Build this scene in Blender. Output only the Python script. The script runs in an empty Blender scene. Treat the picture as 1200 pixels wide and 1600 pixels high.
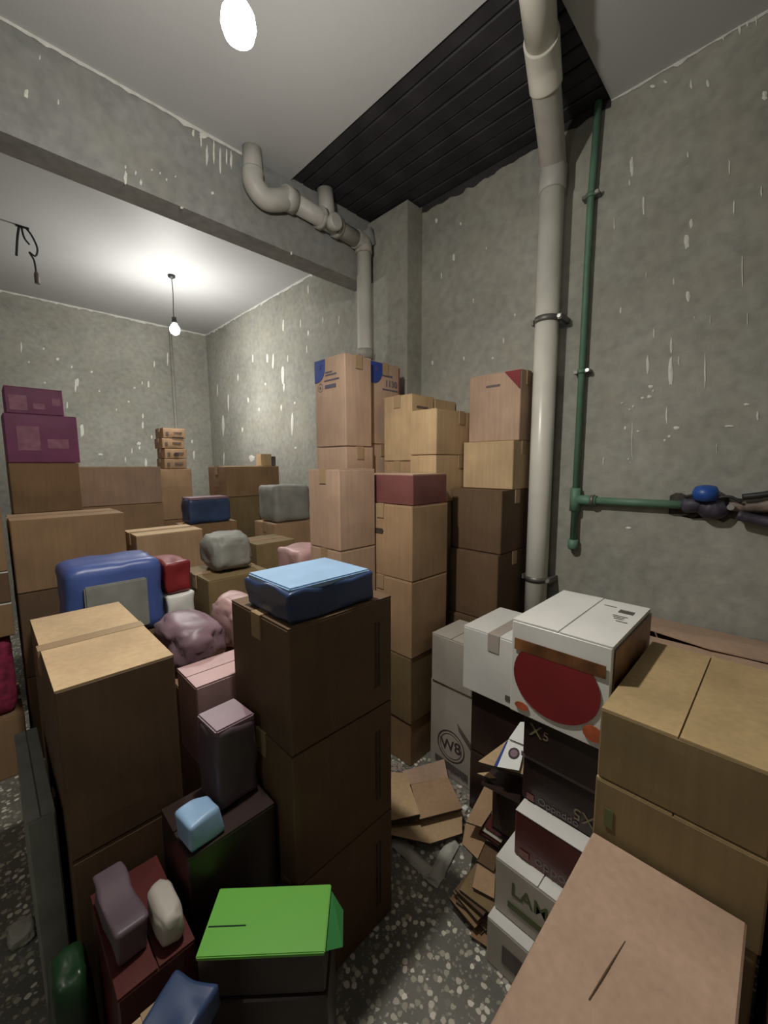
import bpy, bmesh, math, random
from mathutils import Vector, Matrix, noise

random.seed(7)
SC = bpy.context.scene
COL = SC.collection

# ------------------------------------------------------------------ camera
CZ = 1.5                                   # lens height above the terrazzo floor
F = 629.85                                 # focal length for a 1200 x 1600 frame
YAW, PITCH, ROLL = [math.radians(a) for a in (44.95, -6.732, -0.2275)]
fwd = Vector((math.sin(YAW)*math.cos(PITCH), math.cos(YAW)*math.cos(PITCH), math.sin(PITCH)))
rgt = Vector((math.cos(YAW), -math.sin(YAW), 0))
upv = rgt.cross(fwd)
R_ = math.cos(ROLL)*rgt + math.sin(ROLL)*upv
U_ = -math.sin(ROLL)*rgt + math.cos(ROLL)*upv
cam_data = bpy.data.cameras.new('camera')
cam_data.sensor_fit = 'VERTICAL'
cam_data.sensor_height = 36
cam_data.lens = F/1600*36
cam_data.clip_start = 0.05
cam = bpy.data.objects.new('camera', cam_data)
COL.objects.link(cam)
cam.matrix_world = Matrix(((R_.x, U_.x, -fwd.x, 0), (R_.y, U_.y, -fwd.y, 0), (R_.z, U_.z, -fwd.z, CZ), (0, 0, 0, 1)))
SC.camera = cam

# ------------------------------------------------------------------ world, exposure, lamps
w = bpy.data.worlds.new('world')
SC.world = w
w.use_nodes = True
w.node_tree.nodes['Background'].inputs[0].default_value = (0.5, 0.55, 0.6, 1)
w.node_tree.nodes['Background'].inputs[1].default_value = 0.0
SC.view_settings.view_transform = 'Standard'
SC.view_settings.look = 'None'
SC.view_settings.exposure = 0.06
SC.view_settings.gamma = 1
SC.view_settings.use_curve_mapping = False
NEAR_BULB = (0.533, 1.022, 1.06 + CZ)
FAR_BULB = (1.295, 3.836, 1.165 + CZ)
NEAR_W, FAR_W, FILL_W = 50, 34, 10
FILL_BULB = (-1.6, -0.10, 1.2 + CZ)           # added unseen bulb, left behind the camera, to fill floor and box sides


def at(px, py, axis, v):
    """photograph pixel -> point on a real plane of the room (lens-relative height)"""
    d = fwd + R_*((px-600)/F) + U_*((800-py)/F)
    return d*(v/d[axis])


# ------------------------------------------------------------------ materials
def new_mat(name):
    m = bpy.data.materials.new(name)
    m.use_nodes = True
    nt = m.node_tree
    b = nt.nodes['Principled BSDF']
    return m, nt, b


def nd(nt, kind, **kw):
    n = nt.nodes.new(kind)
    for k, v in kw.items():
        if k.startswith('i_'):
            n.inputs[int(k[2:])].default_value = v
        else:
            setattr(n, k, v)
    return n


def ramp(nt, src, stops):
    r = nt.nodes.new('ShaderNodeValToRGB')
    e = r.color_ramp.elements
    while len(e) < len(stops):
        e.new(0.5)
    for k, (p, c) in enumerate(stops):
        e[k].position = p
        e[k].color = (c[0], c[1], c[2], 1) if isinstance(c, (tuple, list)) else (c, c, c, 1)
    nt.links.new(src, r.inputs[0])
    return r


def mix(nt, fac, a, b, mode='MIX'):
    m = nt.nodes.new('ShaderNodeMix')
    m.data_type = 'RGBA'
    m.blend_type = mode
    for sock, v in ((m.inputs[0], fac), (m.inputs[6], a), (m.inputs[7], b)):
        if hasattr(v, 'is_linked') or isinstance(v, bpy.types.NodeSocket):
            nt.links.new(v, sock)
        elif isinstance(v, (tuple, list)):
            sock.default_value = (v[0], v[1], v[2], 1)
        else:
            sock.default_value = v
    return m.outputs[2]


def s2l(c):
    return tuple(((x/255)/12.92 if x/255 <= 0.04045 else ((x/255+0.055)/1.055)**2.4) for x in c)


def plain(name, col, rough=0.6, var=0.12, scale=6, bump=0.0, metal=0.0, spec=0.5):
    """colour with soft mottling"""
    m, nt, b = new_mat(name)
    tc = nd(nt, 'ShaderNodeTexCoord')
    n = nd(nt, 'ShaderNodeTexNoise')
    n.inputs['Scale'].default_value = scale
    n.inputs['Detail'].default_value = 6
    nt.links.new(tc.outputs['Object'], n.inputs['Vector'])
    d = tuple(x*(1-var) for x in col)
    l = tuple(min(1, x*(1+var)) for x in col)
    r = ramp(nt, n.outputs[0], [(0.3, d), (0.7, l)])
    nt.links.new(r.outputs[0], b.inputs['Base Color'])
    b.inputs['Roughness'].default_value = rough
    b.inputs['Metallic'].default_value = metal
    b.inputs['Specular IOR Level'].default_value = spec
    if bump:
        bp = nd(nt, 'ShaderNodeBump')
        bp.inputs['Strength'].default_value = bump
        bp.inputs['Distance'].default_value = 0.004
        nt.links.new(n.outputs[0], bp.inputs['Height'])
        nt.links.new(bp.outputs[0], b.inputs['Normal'])
    return m


def cement(name, base, streaks=True, thr=0.972):
    m, nt, b = new_mat(name)
    geo = nd(nt, 'ShaderNodeNewGeometry')
    n1 = nd(nt, 'ShaderNodeTexNoise'); n1.inputs['Scale'].default_value = 1.6; n1.inputs['Detail'].default_value = 8; n1.inputs['Roughness'].default_value = 0.62
    n2 = nd(nt, 'ShaderNodeTexNoise'); n2.inputs['Scale'].default_value = 22; n2.inputs['Detail'].default_value = 6
    n3 = nd(nt, 'ShaderNodeTexNoise'); n3.inputs['Scale'].default_value = 5.5; n3.inputs['Detail'].default_value = 5
    for n in (n1, n2, n3):
        nt.links.new(geo.outputs['Position'], n.inputs['Vector'])
    dk = tuple(x*0.80 for x in base); lt = tuple(x*1.2 for x in base)
    c = ramp(nt, n1.outputs[0], [(0.32, dk), (0.5, base), (0.68, lt)]).outputs[0]
    fine = ramp(nt, n2.outputs[0], [(0.3, 0.84), (0.7, 1.12)]).outputs[0]
    c = mix(nt, 1.0, c, fine, 'MULTIPLY')
    warm = ramp(nt, n3.outputs[0], [(0.42, 0.0), (0.7, 0.35)]).outputs[0]
    c = mix(nt, warm, c, (base[0]*1.08, base[1]*1.0, base[2]*0.82))
    if streaks:
        mp = nd(nt, 'ShaderNodeMapping'); mp.inputs['Scale'].default_value = (9, 9, 1.5)
        nt.links.new(geo.outputs['Position'], mp.inputs['Vector'])
        v = nd(nt, 'ShaderNodeTexVoronoi'); v.inputs['Scale'].default_value = 2.2
        nt.links.new(mp.outputs[0], v.inputs['Vector'])
        rnd = ramp(nt, v.outputs['Color'], [(thr-0.01, 0.0), (thr, 1.0)]).outputs[0]
        dst = ramp(nt, v.outputs['Distance'], [(0.10, 1.0), (0.22, 0.0)]).outputs[0]
        k = mix(nt, 1.0, rnd, dst, 'MULTIPLY')
        v2 = nd(nt, 'ShaderNodeTexVoronoi'); v2.inputs['Scale'].default_value = 26
        nt.links.new(geo.outputs['Position'], v2.inputs['Vector'])
        rnd2 = ramp(nt, v2.outputs['Color'], [(0.93, 0.0), (0.94, 0.7)]).outputs[0]
        dst2 = ramp(nt, v2.outputs['Distance'], [(0.12, 1.0), (0.2, 0.0)]).outputs[0]
        k2 = mix(nt, 1.0, rnd2, dst2, 'MULTIPLY')
        kk = mix(nt, 1.0, k, k2, 'ADD')
        c = mix(nt, kk, c, (0.44, 0.44, 0.40))
    nt.links.new(c, b.inputs['Base Color'])
    b.inputs['Roughness'].default_value = 0.85
    b.inputs['Specular IOR Level'].default_value = 0.25
    bp = nd(nt, 'ShaderNodeBump'); bp.inputs['Strength'].default_value = 0.35; bp.inputs['Distance'].default_value = 0.006
    nt.links.new(n2.outputs[0], bp.inputs['Height'])
    nt.links.new(bp.outputs[0], b.inputs['Normal'])
    return m


def terrazzo():
    m, nt, b = new_mat('terrazzo')
    geo = nd(nt, 'ShaderNodeNewGeometry')
    v = nd(nt, 'ShaderNodeTexVoronoi'); v.inputs['Scale'].default_value = 50; v.inputs['Randomness'].default_value = 1
    v2 = nd(nt, 'ShaderNodeTexVoronoi'); v2.inputs['Scale'].default_value = 95
    n = nd(nt, 'ShaderNodeTexNoise'); n.inputs['Scale'].default_value = 3.0; n.inputs['Detail'].default_value = 6
    wn = nd(nt, 'ShaderNodeTexNoise'); wn.inputs['Scale'].default_value = 60
    nt.links.new(geo.outputs['Position'], wn.inputs['Vector'])
    nt.links.new(geo.outputs['Position'], n.inputs['Vector'])
    add = nd(nt, 'ShaderNodeVectorMath', operation='MULTIPLY_ADD')
    add.inputs[1].default_value = (0.012, 0.012, 0.012)
    nt.links.new(wn.outputs['Color'], add.inputs[0])
    nt.links.new(geo.outputs['Position'], add.inputs[2])
    nt.links.new(add.outputs[0], v.inputs['Vector'])
    nt.links.new(add.outputs[0], v2.inputs['Vector'])
    sep = nd(nt, 'ShaderNodeSeparateColor'); nt.links.new(v.outputs['Color'], sep.inputs[0])
    chip = ramp(nt, v.outputs['Distance'], [(0.40, 1.0), (0.46, 0.0)]).outputs[0]
    pick = ramp(nt, sep.outputs[0], [(0.36, 0.0), (0.38, 1.0)]).outputs[0]
    cc = ramp(nt, sep.outputs[1], [(0.0, (0.26, 0.245, 0.19)), (0.5, (0.48, 0.46, 0.37)), (1.0, (0.78, 0.76, 0.66))]).outputs[0]
    sep2 = nd(nt, 'ShaderNodeSeparateColor'); nt.links.new(v2.outputs['Color'], sep2.inputs[0])
    chip2 = ramp(nt, v2.outputs['Distance'], [(0.3, 1.0), (0.4, 0.0)]).outputs[0]
    pick2 = ramp(nt, sep2.outputs[0], [(0.62, 0.0), (0.64, 1.0)]).outputs[0]
    base = ramp(nt, n.outputs[0], [(0.3, (0.11, 0.11, 0.095)), (0.7, (0.20, 0.195, 0.165))]).outputs[0]
    k2 = mix(nt, 1.0, chip2, pick2, 'MULTIPLY')
    c = mix(nt, k2, base, (0.27, 0.26, 0.22))
    k = mix(nt, 1.0, chip, pick, 'MULTIPLY')
    c = mix(nt, k, c, cc)
    nt.links.new(c, b.inputs['Base Color'])
    b.inputs['Roughness'].default_value = 0.55
    return m


def kraft(name, col, var=0.14):
    m, nt, b = new_mat(name)
    tc = nd(nt, 'ShaderNodeTexCoord')
    oi = nd(nt, 'ShaderNodeObjectInfo')
    add = nd(nt, 'ShaderNodeVectorMath', operation='ADD')
    cmb = nd(nt, 'ShaderNodeCombineXYZ')
    ml = nd(nt, 'ShaderNodeMath', operation='MULTIPLY'); ml.inputs[1].default_value = 37.0
    nt.links.new(oi.outputs['Random'], ml.inputs[0])
    nt.links.new(ml.outputs[0], cmb.inputs[0])
    nt.links.new(tc.outputs['Object'], add.inputs[0]); nt.links.new(cmb.outputs[0], add.inputs[1])
    n = nd(nt, 'ShaderNodeTexNoise'); n.inputs['Scale'].default_value = 5; n.inputs['Detail'].default_value = 5
    mp = nd(nt, 'ShaderNodeMapping'); mp.inputs['Scale'].default_value = (60, 60, 4)
    nt.links.new(add.outputs[0], mp.inputs[0])
    n2 = nd(nt, 'ShaderNodeTexNoise'); n2.inputs['Scale'].default_value = 1.0; n2.inputs['Detail'].default_value = 4
    nt.links.new(add.outputs[0], n.inputs['Vector']); nt.links.new(mp.outputs[0], n2.inputs['Vector'])
    c = ramp(nt, n.outputs[0], [(0.3, tuple(x*(1-var) for x in col)), (0.7, tuple(x*(1+var) for x in col))]).outputs[0]
    g = ramp(nt, n2.outputs[0], [(0.3, 0.92), (0.7, 1.06)]).outputs[0]
    c = mix(nt, 1.0, c, g, 'MULTIPLY')
    nt.links.new(c, b.inputs['Base Color'])
    b.inputs['Roughness'].default_value = 0.72
    b.inputs['Specular IOR Level'].default_value = 0.35
    bp = nd(nt, 'ShaderNodeBump'); bp.inputs['Strength'].default_value = 0.15; bp.inputs['Distance'].default_value = 0.003
    nt.links.new(n2.outputs[0], bp.inputs['Height']); nt.links.new(bp.outputs[0], b.inputs['Normal'])
    return m


M = {}
M['wall'] = cement('wall_cement', (0.30, 0.30, 0.265))
M['beam'] = cement('beam_cement', (0.245, 0.25, 0.24), streaks=False)
M['ceiling'] = plain('ceiling_paint', (0.46, 0.47, 0.47), 0.6, 0.05, 1.5, 0.1)
M['board'] = plain('sooty_board', (0.022, 0.021, 0.025), 0.7, 0.5, 7, 0.4)
M['soffit'] = plain('sooty_slab', (0.03, 0.028, 0.03), 0.9, 0.4, 4)
M['floor'] = terrazzo()
M['limewash'] = plain('limewash', (0.62, 0.62, 0.58), 0.8, 0.12, 30)
M['splash'] = plain('paint_splash', (0.66, 0.66, 0.60), 0.7, 0.1, 40)
M['kraft'] = kraft('kraft_tan', (0.36, 0.235, 0.135))
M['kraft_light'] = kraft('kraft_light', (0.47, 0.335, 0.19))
M['kraft_pink'] = kraft('kraft_rosy', (0.42, 0.29, 0.205))
M['kraft_brown'] = kraft('kraft_brown', (0.25, 0.155, 0.08))
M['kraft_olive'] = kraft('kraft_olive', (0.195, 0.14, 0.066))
M['kraft_top'] = kraft('kraft_lit_top', (0.40, 0.29, 0.145))  # paler flap colour paints the light on the right-hand stack's tops
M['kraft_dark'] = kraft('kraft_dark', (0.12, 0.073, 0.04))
M['inner'] = kraft('kraft_inner', (0.12, 0.075, 0.045))
M['edge'] = plain('corrugated_edge', (0.05, 0.035, 0.025), 0.9, 0.3, 90)
M['tape'] = plain('packing_tape', (0.34, 0.24, 0.14), 0.25, 0.08, 6)
M['clear_tape'] = plain('tape_and_lit_edge', (0.40, 0.36, 0.31), 0.2, 0.1, 10)
M['white_card'] = plain('white_card', (0.66, 0.66, 0.62), 0.4, 0.06, 5)
M['grey_card'] = plain('grey_card', (0.40, 0.37, 0.32), 0.55, 0.1, 6)
M['white_paper'] = plain('white_paper', (0.78, 0.80, 0.78), 0.6, 0.05, 8)
M['black_card'] = plain('black_card', (0.028, 0.016, 0.014), 0.35, 0.3, 6)
M['maroon_card'] = plain('maroon_card', (0.085, 0.018, 0.016), 0.35, 0.25, 6)
M['maroon'] = plain('maroon_print', (0.17, 0.06, 0.055), 0.5, 0.15, 6)
M['red'] = plain('red_print', (0.20, 0.018, 0.022), 0.4, 0.15, 5)
M['redorange'] = plain('orange_red_print', (0.42, 0.10, 0.04), 0.4, 0.3, 30)
M['brownprint'] = plain('brown_photo_print', (0.16, 0.065, 0.025), 0.4, 0.7, 14)
M['blue'] = plain('blue_print', (0.02, 0.05, 0.25), 0.45, 0.12, 8)
M['ink'] = plain('dark_ink', (0.045, 0.035, 0.04), 0.6, 0.1, 8)
M['ink_soft'] = plain('faded_ink', (0.12, 0.10, 0.09), 0.6, 0.2, 20)
M['ink_blue'] = plain('blue_grey_ink', (0.10, 0.09, 0.14), 0.6, 0.1, 8)
M['ink_olive'] = plain('olive_ink', (0.10, 0.115, 0.045), 0.6, 0.15, 8)
M['letter_grey'] = plain('pale_grey_ink', (0.15, 0.125, 0.12), 0.5, 0.1, 8)
M['letter_gold'] = plain('dull_gold_ink', (0.19, 0.155, 0.09), 0.5, 0.1, 8)
M['pvc'] = plain('white_pvc', (0.62, 0.61, 0.54), 0.32, 0.08, 7)
M['pvc_grey'] = plain('dusty_pvc', (0.40, 0.39, 0.355), 0.5, 0.12, 12, 0.2)
M['plastered_pipe'] = plain('plaster_dusted_pvc', (0.36, 0.345, 0.31), 0.8, 0.2, 30, 0.5)
M['green_pipe'] = plain('green_ppr', (0.10, 0.20, 0.135), 0.55, 0.15, 14)
M['clamp'] = plain('dull_steel', (0.16, 0.155, 0.14), 0.45, 0.2, 20, metal=0.5)
M['bright_steel'] = plain('bright_steel', (0.6, 0.6, 0.58), 0.3, 0.1, 20, metal=0.8)
M['valve_blue'] = plain('blue_plastic', (0.015, 0.075, 0.33), 0.4, 0.1, 12)
M['valve_dark'] = plain('dark_wrap', (0.045, 0.04, 0.06), 0.55, 0.5, 25, 0.6)
M['rusty'] = plain('rusty_iron', (0.18, 0.14, 0.115), 0.6, 0.5, 25, 0.5)
M['broken'] = plain('broken_plaster', (0.06, 0.05, 0.04), 0.95, 0.5, 40, 0.8)
M['wire'] = plain('black_wire', (0.02, 0.02, 0.02), 0.5, 0.1, 8)
M['green'] = plain('bright_green_card', (0.13, 0.42, 0.05), 0.45, 0.05, 4)
M['green_side'] = plain('green_card_flap', (0.06, 0.33, 0.09), 0.5, 0.08, 4)
M['dark_green'] = plain('dark_green_film', (0.008, 0.030, 0.010), 0.35, 0.3, 8)
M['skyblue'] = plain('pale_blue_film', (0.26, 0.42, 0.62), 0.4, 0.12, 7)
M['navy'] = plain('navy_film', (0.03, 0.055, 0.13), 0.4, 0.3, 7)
M['vividblue'] = plain('vivid_blue_film', (0.06, 0.10, 0.30), 0.4, 0.15, 7)
M['purple'] = plain('magenta_card', (0.19, 0.03, 0.11), 0.5, 0.18, 8)
M['purple_pale'] = plain('mauve_print', (0.30, 0.11, 0.18), 0.5, 0.25, 30)
M['mauve'] = plain('mauve_film', (0.22, 0.14, 0.17), 0.45, 0.2, 8)
M['mauve_dim'] = plain('dusky_mauve_film', (0.10, 0.07, 0.085), 0.5, 0.2, 8)
M['pink'] = plain('pale_pink_film', (0.46, 0.29, 0.28), 0.5, 0.12, 8)
M['crimson'] = plain('crimson_cloth', (0.25, 0.02, 0.06), 0.8, 0.5, 30)
M['sack_grey'] = plain('grey_sack', (0.22, 0.225, 0.20), 0.7, 0.2, 9, 0.3)
M['sack_olive'] = plain('olive_sack', (0.10, 0.105, 0.07), 0.7, 0.25, 9, 0.3)
M['sack_black'] = plain('black_sack', (0.03, 0.03, 0.035), 0.4, 0.3, 9)
M['bag_clear'] = plain('milky_bag', (0.46, 0.46, 0.41), 0.35, 0.2, 12, 0.3)
M['grit'] = plain('plaster_crumb', (0.30, 0.26, 0.22), 0.9, 0.3, 60)


# ------------------------------------------------------------------ builders
def link(name, mesh, mat=None, parent=None):
    o = bpy.data.objects.new(name, mesh)
    COL.objects.link(o)
    if mat is not None:
        mesh.materials.append(mat)
    if parent is not None:
        o.parent = parent
    return o


def bm_obj(name, bm, mat, parent=None, smooth=False):
    me = bpy.data.meshes.new(name)
    bm.normal_update()
    bm.to_mesh(me)
    bm.free()
    if smooth:
        for p in me.polygons:
            p.use_smooth = True
    return link(name, me, mat, parent)


def tag(o, label, cat, group=None, kind=None):
    o['label'] = label
    o['category'] = cat
    if group:
        o['group'] = group
    if kind:
        o['kind'] = kind
    return o


def thing(name, label, cat, loc, rotz=0, group=None):
    o = bpy.data.objects.new(name, None)
    o.empty_display_size = 0.05
    COL.objects.link(o)
    o.location = loc
    o.rotation_euler = (0, 0, rotz)
    return tag(o, label, cat, group)


def add_box(bm, x0, x1, y0, y1, z0, z1, mat4=None):
    r = bmesh.ops.create_cube(bm, size=1)
    vs = r['verts']
    for v in vs:
        v.co = Vector(((x0+x1)/2 + v.co.x*(x1-x0), (y0+y1)/2 + v.co.y*(y1-y0), (z0+z1)/2 + v.co.z*(z1-z0)))
        if mat4:
            v.co = mat4 @ v.co
    return vs


def struct(name, boxes, mat, parent=None):
    bm = bmesh.new()
    for b in boxes:
        add_box(bm, b[0], b[1], b[2], b[3], b[4]+CZ, b[5]+CZ)
    o = bm_obj(name, bm, mat, parent)
    if parent is None:
        o['kind'] = 'structure'
    return o


def tube(name, pts, rad, mat, parent=None, seg=20, smooth_path=0, caps=True):
    """swept tube through points; rad number or list"""
    P = [Vector(p) for p in pts]
    rads = rad if isinstance(rad, (list, tuple)) else [rad]*len(P)
    if smooth_path:
        Q, S = [], []
        n = len(P)
        for i in range(n-1):
            p0, p1, p2, p3 = P[max(i-1, 0)], P[i], P[i+1], P[min(i+2, n-1)]
            for k in range(smooth_path):
                t = k/smooth_path
                Q.append(0.5*((2*p1)+(p2-p0)*t+(2*p0-5*p1+4*p2-p3)*t*t+(3*p1-p0-3*p2+p3)*t**3))
                S.append(rads[i]*(1-t)+rads[i+1]*t)
        Q.append(P[-1]); S.append(rads[-1])
        P, rads = Q, S
    bm = bmesh.new()
    rings = []
    ref = None
    for i, p in enumerate(P):
        a = P[min(i+1, len(P)-1)] - P[max(i-1, 0)]
        a.normalize()
        if ref is None:
            ref = a.orthogonal().normalized()
        ref = (ref - a*ref.dot(a)).normalized()
        b = a.cross(ref)
        rings.append([bm.verts.new(p + (ref*math.cos(2*math.pi*k/seg) + b*math.sin(2*math.pi*k/seg))*rads[i]) for k in range(seg)])
    for i in range(len(rings)-1):
        for k in range(seg):
            bm.faces.new((rings[i][k], rings[i][(k+1) % seg], rings[i+1][(k+1) % seg], rings[i+1][k]))
    if caps:
        bm.faces.new(rings[0][::-1]); bm.faces.new(rings[-1])
    bmesh.ops.recalc_face_normals(bm, faces=bm.faces)
    o = bm_obj(name, bm, mat, parent)
    for p in o.data.polygons:
        p.use_smooth = len(p.vertices) == 4
    return o


def lathe(name, prof, mat, parent, mat4=Matrix(), seg=24):
    bm = bmesh.new()
    rings = []
    for r, z in prof:
        rings.append([bm.verts.new(mat4 @ Vector((r*math.cos(2*math.pi*k/seg), r*math.sin(2*math.pi*k/seg), z))) for k in range(seg)])
    for i in range(len(rings)-1):
        for k in range(seg):
            bm.faces.new((rings[i][k], rings[i][(k+1) % seg], rings[i+1][(k+1) % seg], rings[i+1][k]))
    bm.faces.new(rings[0][::-1]); bm.faces.new(rings[-1])
    bmesh.ops.recalc_face_normals(bm, faces=bm.faces)
    return bm_obj(name, bm, mat, parent, True)


def frame_on(face, L, W, H):
    """local matrix of a box face seen from outside: origin at its lower-left corner"""
    if face == '-y':
        o, r, u = Vector((-L/2, -W/2, 0)), Vector((1, 0, 0)), Vector((0, 0, 1))
    elif face == '-x':
        o, r, u = Vector((-L/2, W/2, 0)), Vector((0, -1, 0)), Vector((0, 0, 1))
    elif face == 'top':      # seen while looking along +X
        o, r, u = Vector((-L/2, W/2, H)), Vector((0, -1, 0)), Vector((1, 0, 0))
    n = r.cross(u)
    return Matrix(((r.x, u.x, n.x, o.x), (r.y, u.y, n.y, o.y), (r.z, u.z, n.z, o.z), (0, 0, 0, 1))), n


def decal_poly(name, pts, mat, parent, m4, lift=0.0022, th=0.0006):
    bm = bmesh.new()
    f = [bm.verts.new(m4 @ Vector((p[0], p[1], lift+th))) for p in pts]
    g = [bm.verts.new(m4 @ Vector((p[0], p[1], lift-0.001))) for p in pts]
    bm.faces.new(f)
    n = len(pts)
    for i in range(n):
        bm.faces.new((g[i], g[(i+1) % n], f[(i+1) % n], f[i]))
    bmesh.ops.recalc_face_normals(bm, faces=bm.faces)
    return bm_obj(name, bm, mat, parent)


def ring_pts(cx, cy, rx, ry=None, n=28, a0=0, a1=2*math.pi):
    ry = ry or rx
    return [(cx+rx*math.cos(a0+(a1-a0)*k/n), cy+ry*math.sin(a0+(a1-a0)*k/n)) for k in range(n)]


def decal_ring(name, cx, cy, r, wd, mat, parent, m4, n=32, lift=0.0026, sy=1.0):
    bm = bmesh.new()
    a = [bm.verts.new(m4 @ Vector((cx+r*math.cos(2*math.pi*k/n), cy+sy*r*math.sin(2*math.pi*k/n), lift))) for k in range(n)]
    b = [bm.verts.new(m4 @ Vector((cx+(r-wd)*math.cos(2*math.pi*k/n), cy+sy*(r-wd)*math.sin(2*math.pi*k/n), lift))) for k in range(n)]
    for k in range(n):
        bm.faces.new((a[k], a[(k+1) % n], b[(k+1) % n], b[k]))
    return bm_obj(name, bm, mat, parent)


def lettering(text, size, mat, parent, m4, x, y, rot=0, name='lettering', shear=0.0, bold=0.0):
    cu = bpy.data.curves.new('lettering', 'FONT')
    cu.body = text
    cu.size = size
    cu.extrude = 0.0004
    cu.shear = shear
    cu.offset = bold
    cu.align_x = 'CENTER'; cu.align_y = 'CENTER'
    tmp = bpy.data.objects.new('tmp', cu)
    COL.objects.link(tmp)
    dg = bpy.context.evaluated_depsgraph_get()
    me = bpy.data.meshes.new_from_object(tmp.evaluated_get(dg))
    bpy.data.objects.remove(tmp)
    me.materials.clear()
    me.transform(m4 @ Matrix.Translation((x, y, 0.0028)) @ Matrix.Rotation(rot, 4, 'Z'))
    me.name = name
    return link(name, me, mat, parent)


def body_mesh(L, W, H, seed, bulge=0.003, cuts=5, sink=0.004):
    bm = bmesh.new()
    add_box(bm, -L/2, L/2, -W/2, W/2, 0, H)
    bmesh.ops.bevel(bm, geom=list(bm.edges), offset=0.0035, segments=1, affect='EDGES')
    big = [e for e in bm.edges if e.calc_length() > 0.03]
    bmesh.ops.subdivide_edges(bm, edges=big, cuts=cuts, use_grid_fill=True)
    for v in bm.verts:
        c = v.co
        n = noise.noise(Vector((c.x*7+seed, c.y*7, c.z*7)))*bulge
        fx = (1-(2*c.x/L)**2); fy = (1-(2*c.y/W)**2); fz = (1-(2*c.z/H-1)**2)
        if abs(c.x) > L/2-0.001:
            c.x += math.copysign(bulge*max(fy, 0)*max(fz, 0), c.x)*0.8 + n*max(fy, 0)*max(fz, 0)
        elif abs(c.y) > W/2-0.001:
            c.y += math.copysign(bulge*max(fx, 0)*max(fz, 0), c.y)*0.8 + n*max(fx, 0)*max(fz, 0)
        elif c.z > H-0.001:
            c.z += n*max(fx, 0)*max(fy, 0) - bulge*0.6*max(fx, 0)*max(fy, 0)
    return bm


BOXSEED = [0]


def carton(label, x0, x1, y0, y1, z0, z1, mat='kraft', seam='y', tape='tape', top='closed',
           name='cardboard_box', cat='box', group=None, rot=0, flapmat=None, bulge=0.003):
    """a closed or open cardboard box; lens-relative heights. returns (empty, L, W, H)"""
    BOXSEED[0] += 1
    s = BOXSEED[0]*3.7
    L, W, H = x1-x0, y1-y0, z1-z0
    t = thing(name, label, cat, ((x0+x1)/2, (y0+y1)/2, z0+CZ), math.radians(rot), group)
    mt = M[mat]; fm = M[flapmat or mat]
    ft = 0.004
    if top == 'plain':
        bm_obj('body', body_mesh(L, W, H, s, bulge), mt, t)
        return t, L, W, H
    if top == 'open':
        bm = bmesh.new()
        th = 0.006
        add_box(bm, -L/2, L/2, -W/2, W/2, 0, 0.01)
        add_box(bm, -L/2, -L/2+th, -W/2, W/2, 0.01, H)
        add_box(bm, L/2-th, L/2, -W/2, W/2, 0.01, H)
        add_box(bm, -L/2+th, L/2-th, -W/2, -W/2+th, 0.01, H)
        add_box(bm, -L/2+th, L/2-th, W/2-th, W/2, 0.01, H)
        bm_obj('body', bm, mt, t)
        return t, L, W, H
    Hb = H-ft
    bm_obj('body', body_mesh(L, W, Hb, s, bulge), mt, t)
    gap = 0.0035
    r = random.Random(s)
    for sg in (-1, 1):
        bm = bmesh.new()
        lift = r.uniform(0.000, 0.004)
        if seam == 'y':      # seam runs along y
            vs = add_box(bm, gap/2 if sg > 0 else -L/2+0.001, L/2-0.001 if sg > 0 else -gap/2, -W/2+0.001, W/2-0.001, Hb-0.002, Hb+ft-0.001)
            for v in vs:
                if abs(v.co.x) < gap: v.co.z += lift*0.5
        else:
            vs = add_box(bm, -L/2+0.001, L/2-0.001, gap/2 if sg > 0 else -W/2+0.001, W/2-0.001 if sg > 0 else -gap/2, Hb-0.002, Hb+ft-0.001)
            for v in vs:
                if abs(v.co.y) < gap: v.co.z += lift*0.5
        bm_obj('flap', bm, fm, t)
    if tape:
        bm = bmesh.new()
        hw = 0.024
        dn = min(0.07, H*0.4)
        zt = Hb+ft+0.0012
        if seam == 'y':
            add_box(bm, -hw, hw, -W/2-0.0015, W/2+0.0015, zt-0.001, zt+0.0004)
            add_box(bm, -hw, hw, -W/2-0.0052, -W/2-0.0005, zt-dn, zt)
        else:
            add_box(bm, -L/2-0.0015, L/2+0.0015, -hw, hw, zt-0.001, zt+0.0004)
            add_box(bm, -L/2-0.0052, -L/2-0.0005, -hw, hw, zt-dn, zt)
        bm_obj('tape', bm, M[tape], t)
    return t, L, W, H


def handle_slot(t, L, W, H, face, u=0.5, v=0.7):
    m4, _ = frame_on(face, L, W, H)
    wd = L if face == '-y' else W
    decal_poly('hand_hole', [(wd*u-0.035, H*v-0.013), (wd*u+0.035, H*v-0.013), (wd*u+0.042, H*v), (wd*u+0.035, H*v+0.013), (wd*u-0.035, H*v+0.013), (wd*u-0.042, H*v)], M['edge'], t, m4, 0.003)


def printed(t, L, W, H, face, lines, mat='ink_soft'):
    """faint printed bars and marks, given as fractions of the face"""
    m4, _ = frame_on(face, L, W, H)
    wd = L if face == '-y' else W
    for (u0, v0, u1, v1) in lines:
        decal_poly('printed_mark', [(wd*u0, H*v0), (wd*u1, H*v0), (wd*u1, H*v1), (wd*u0, H*v1)], M[mat], t, m4, 0.0032)


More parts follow.
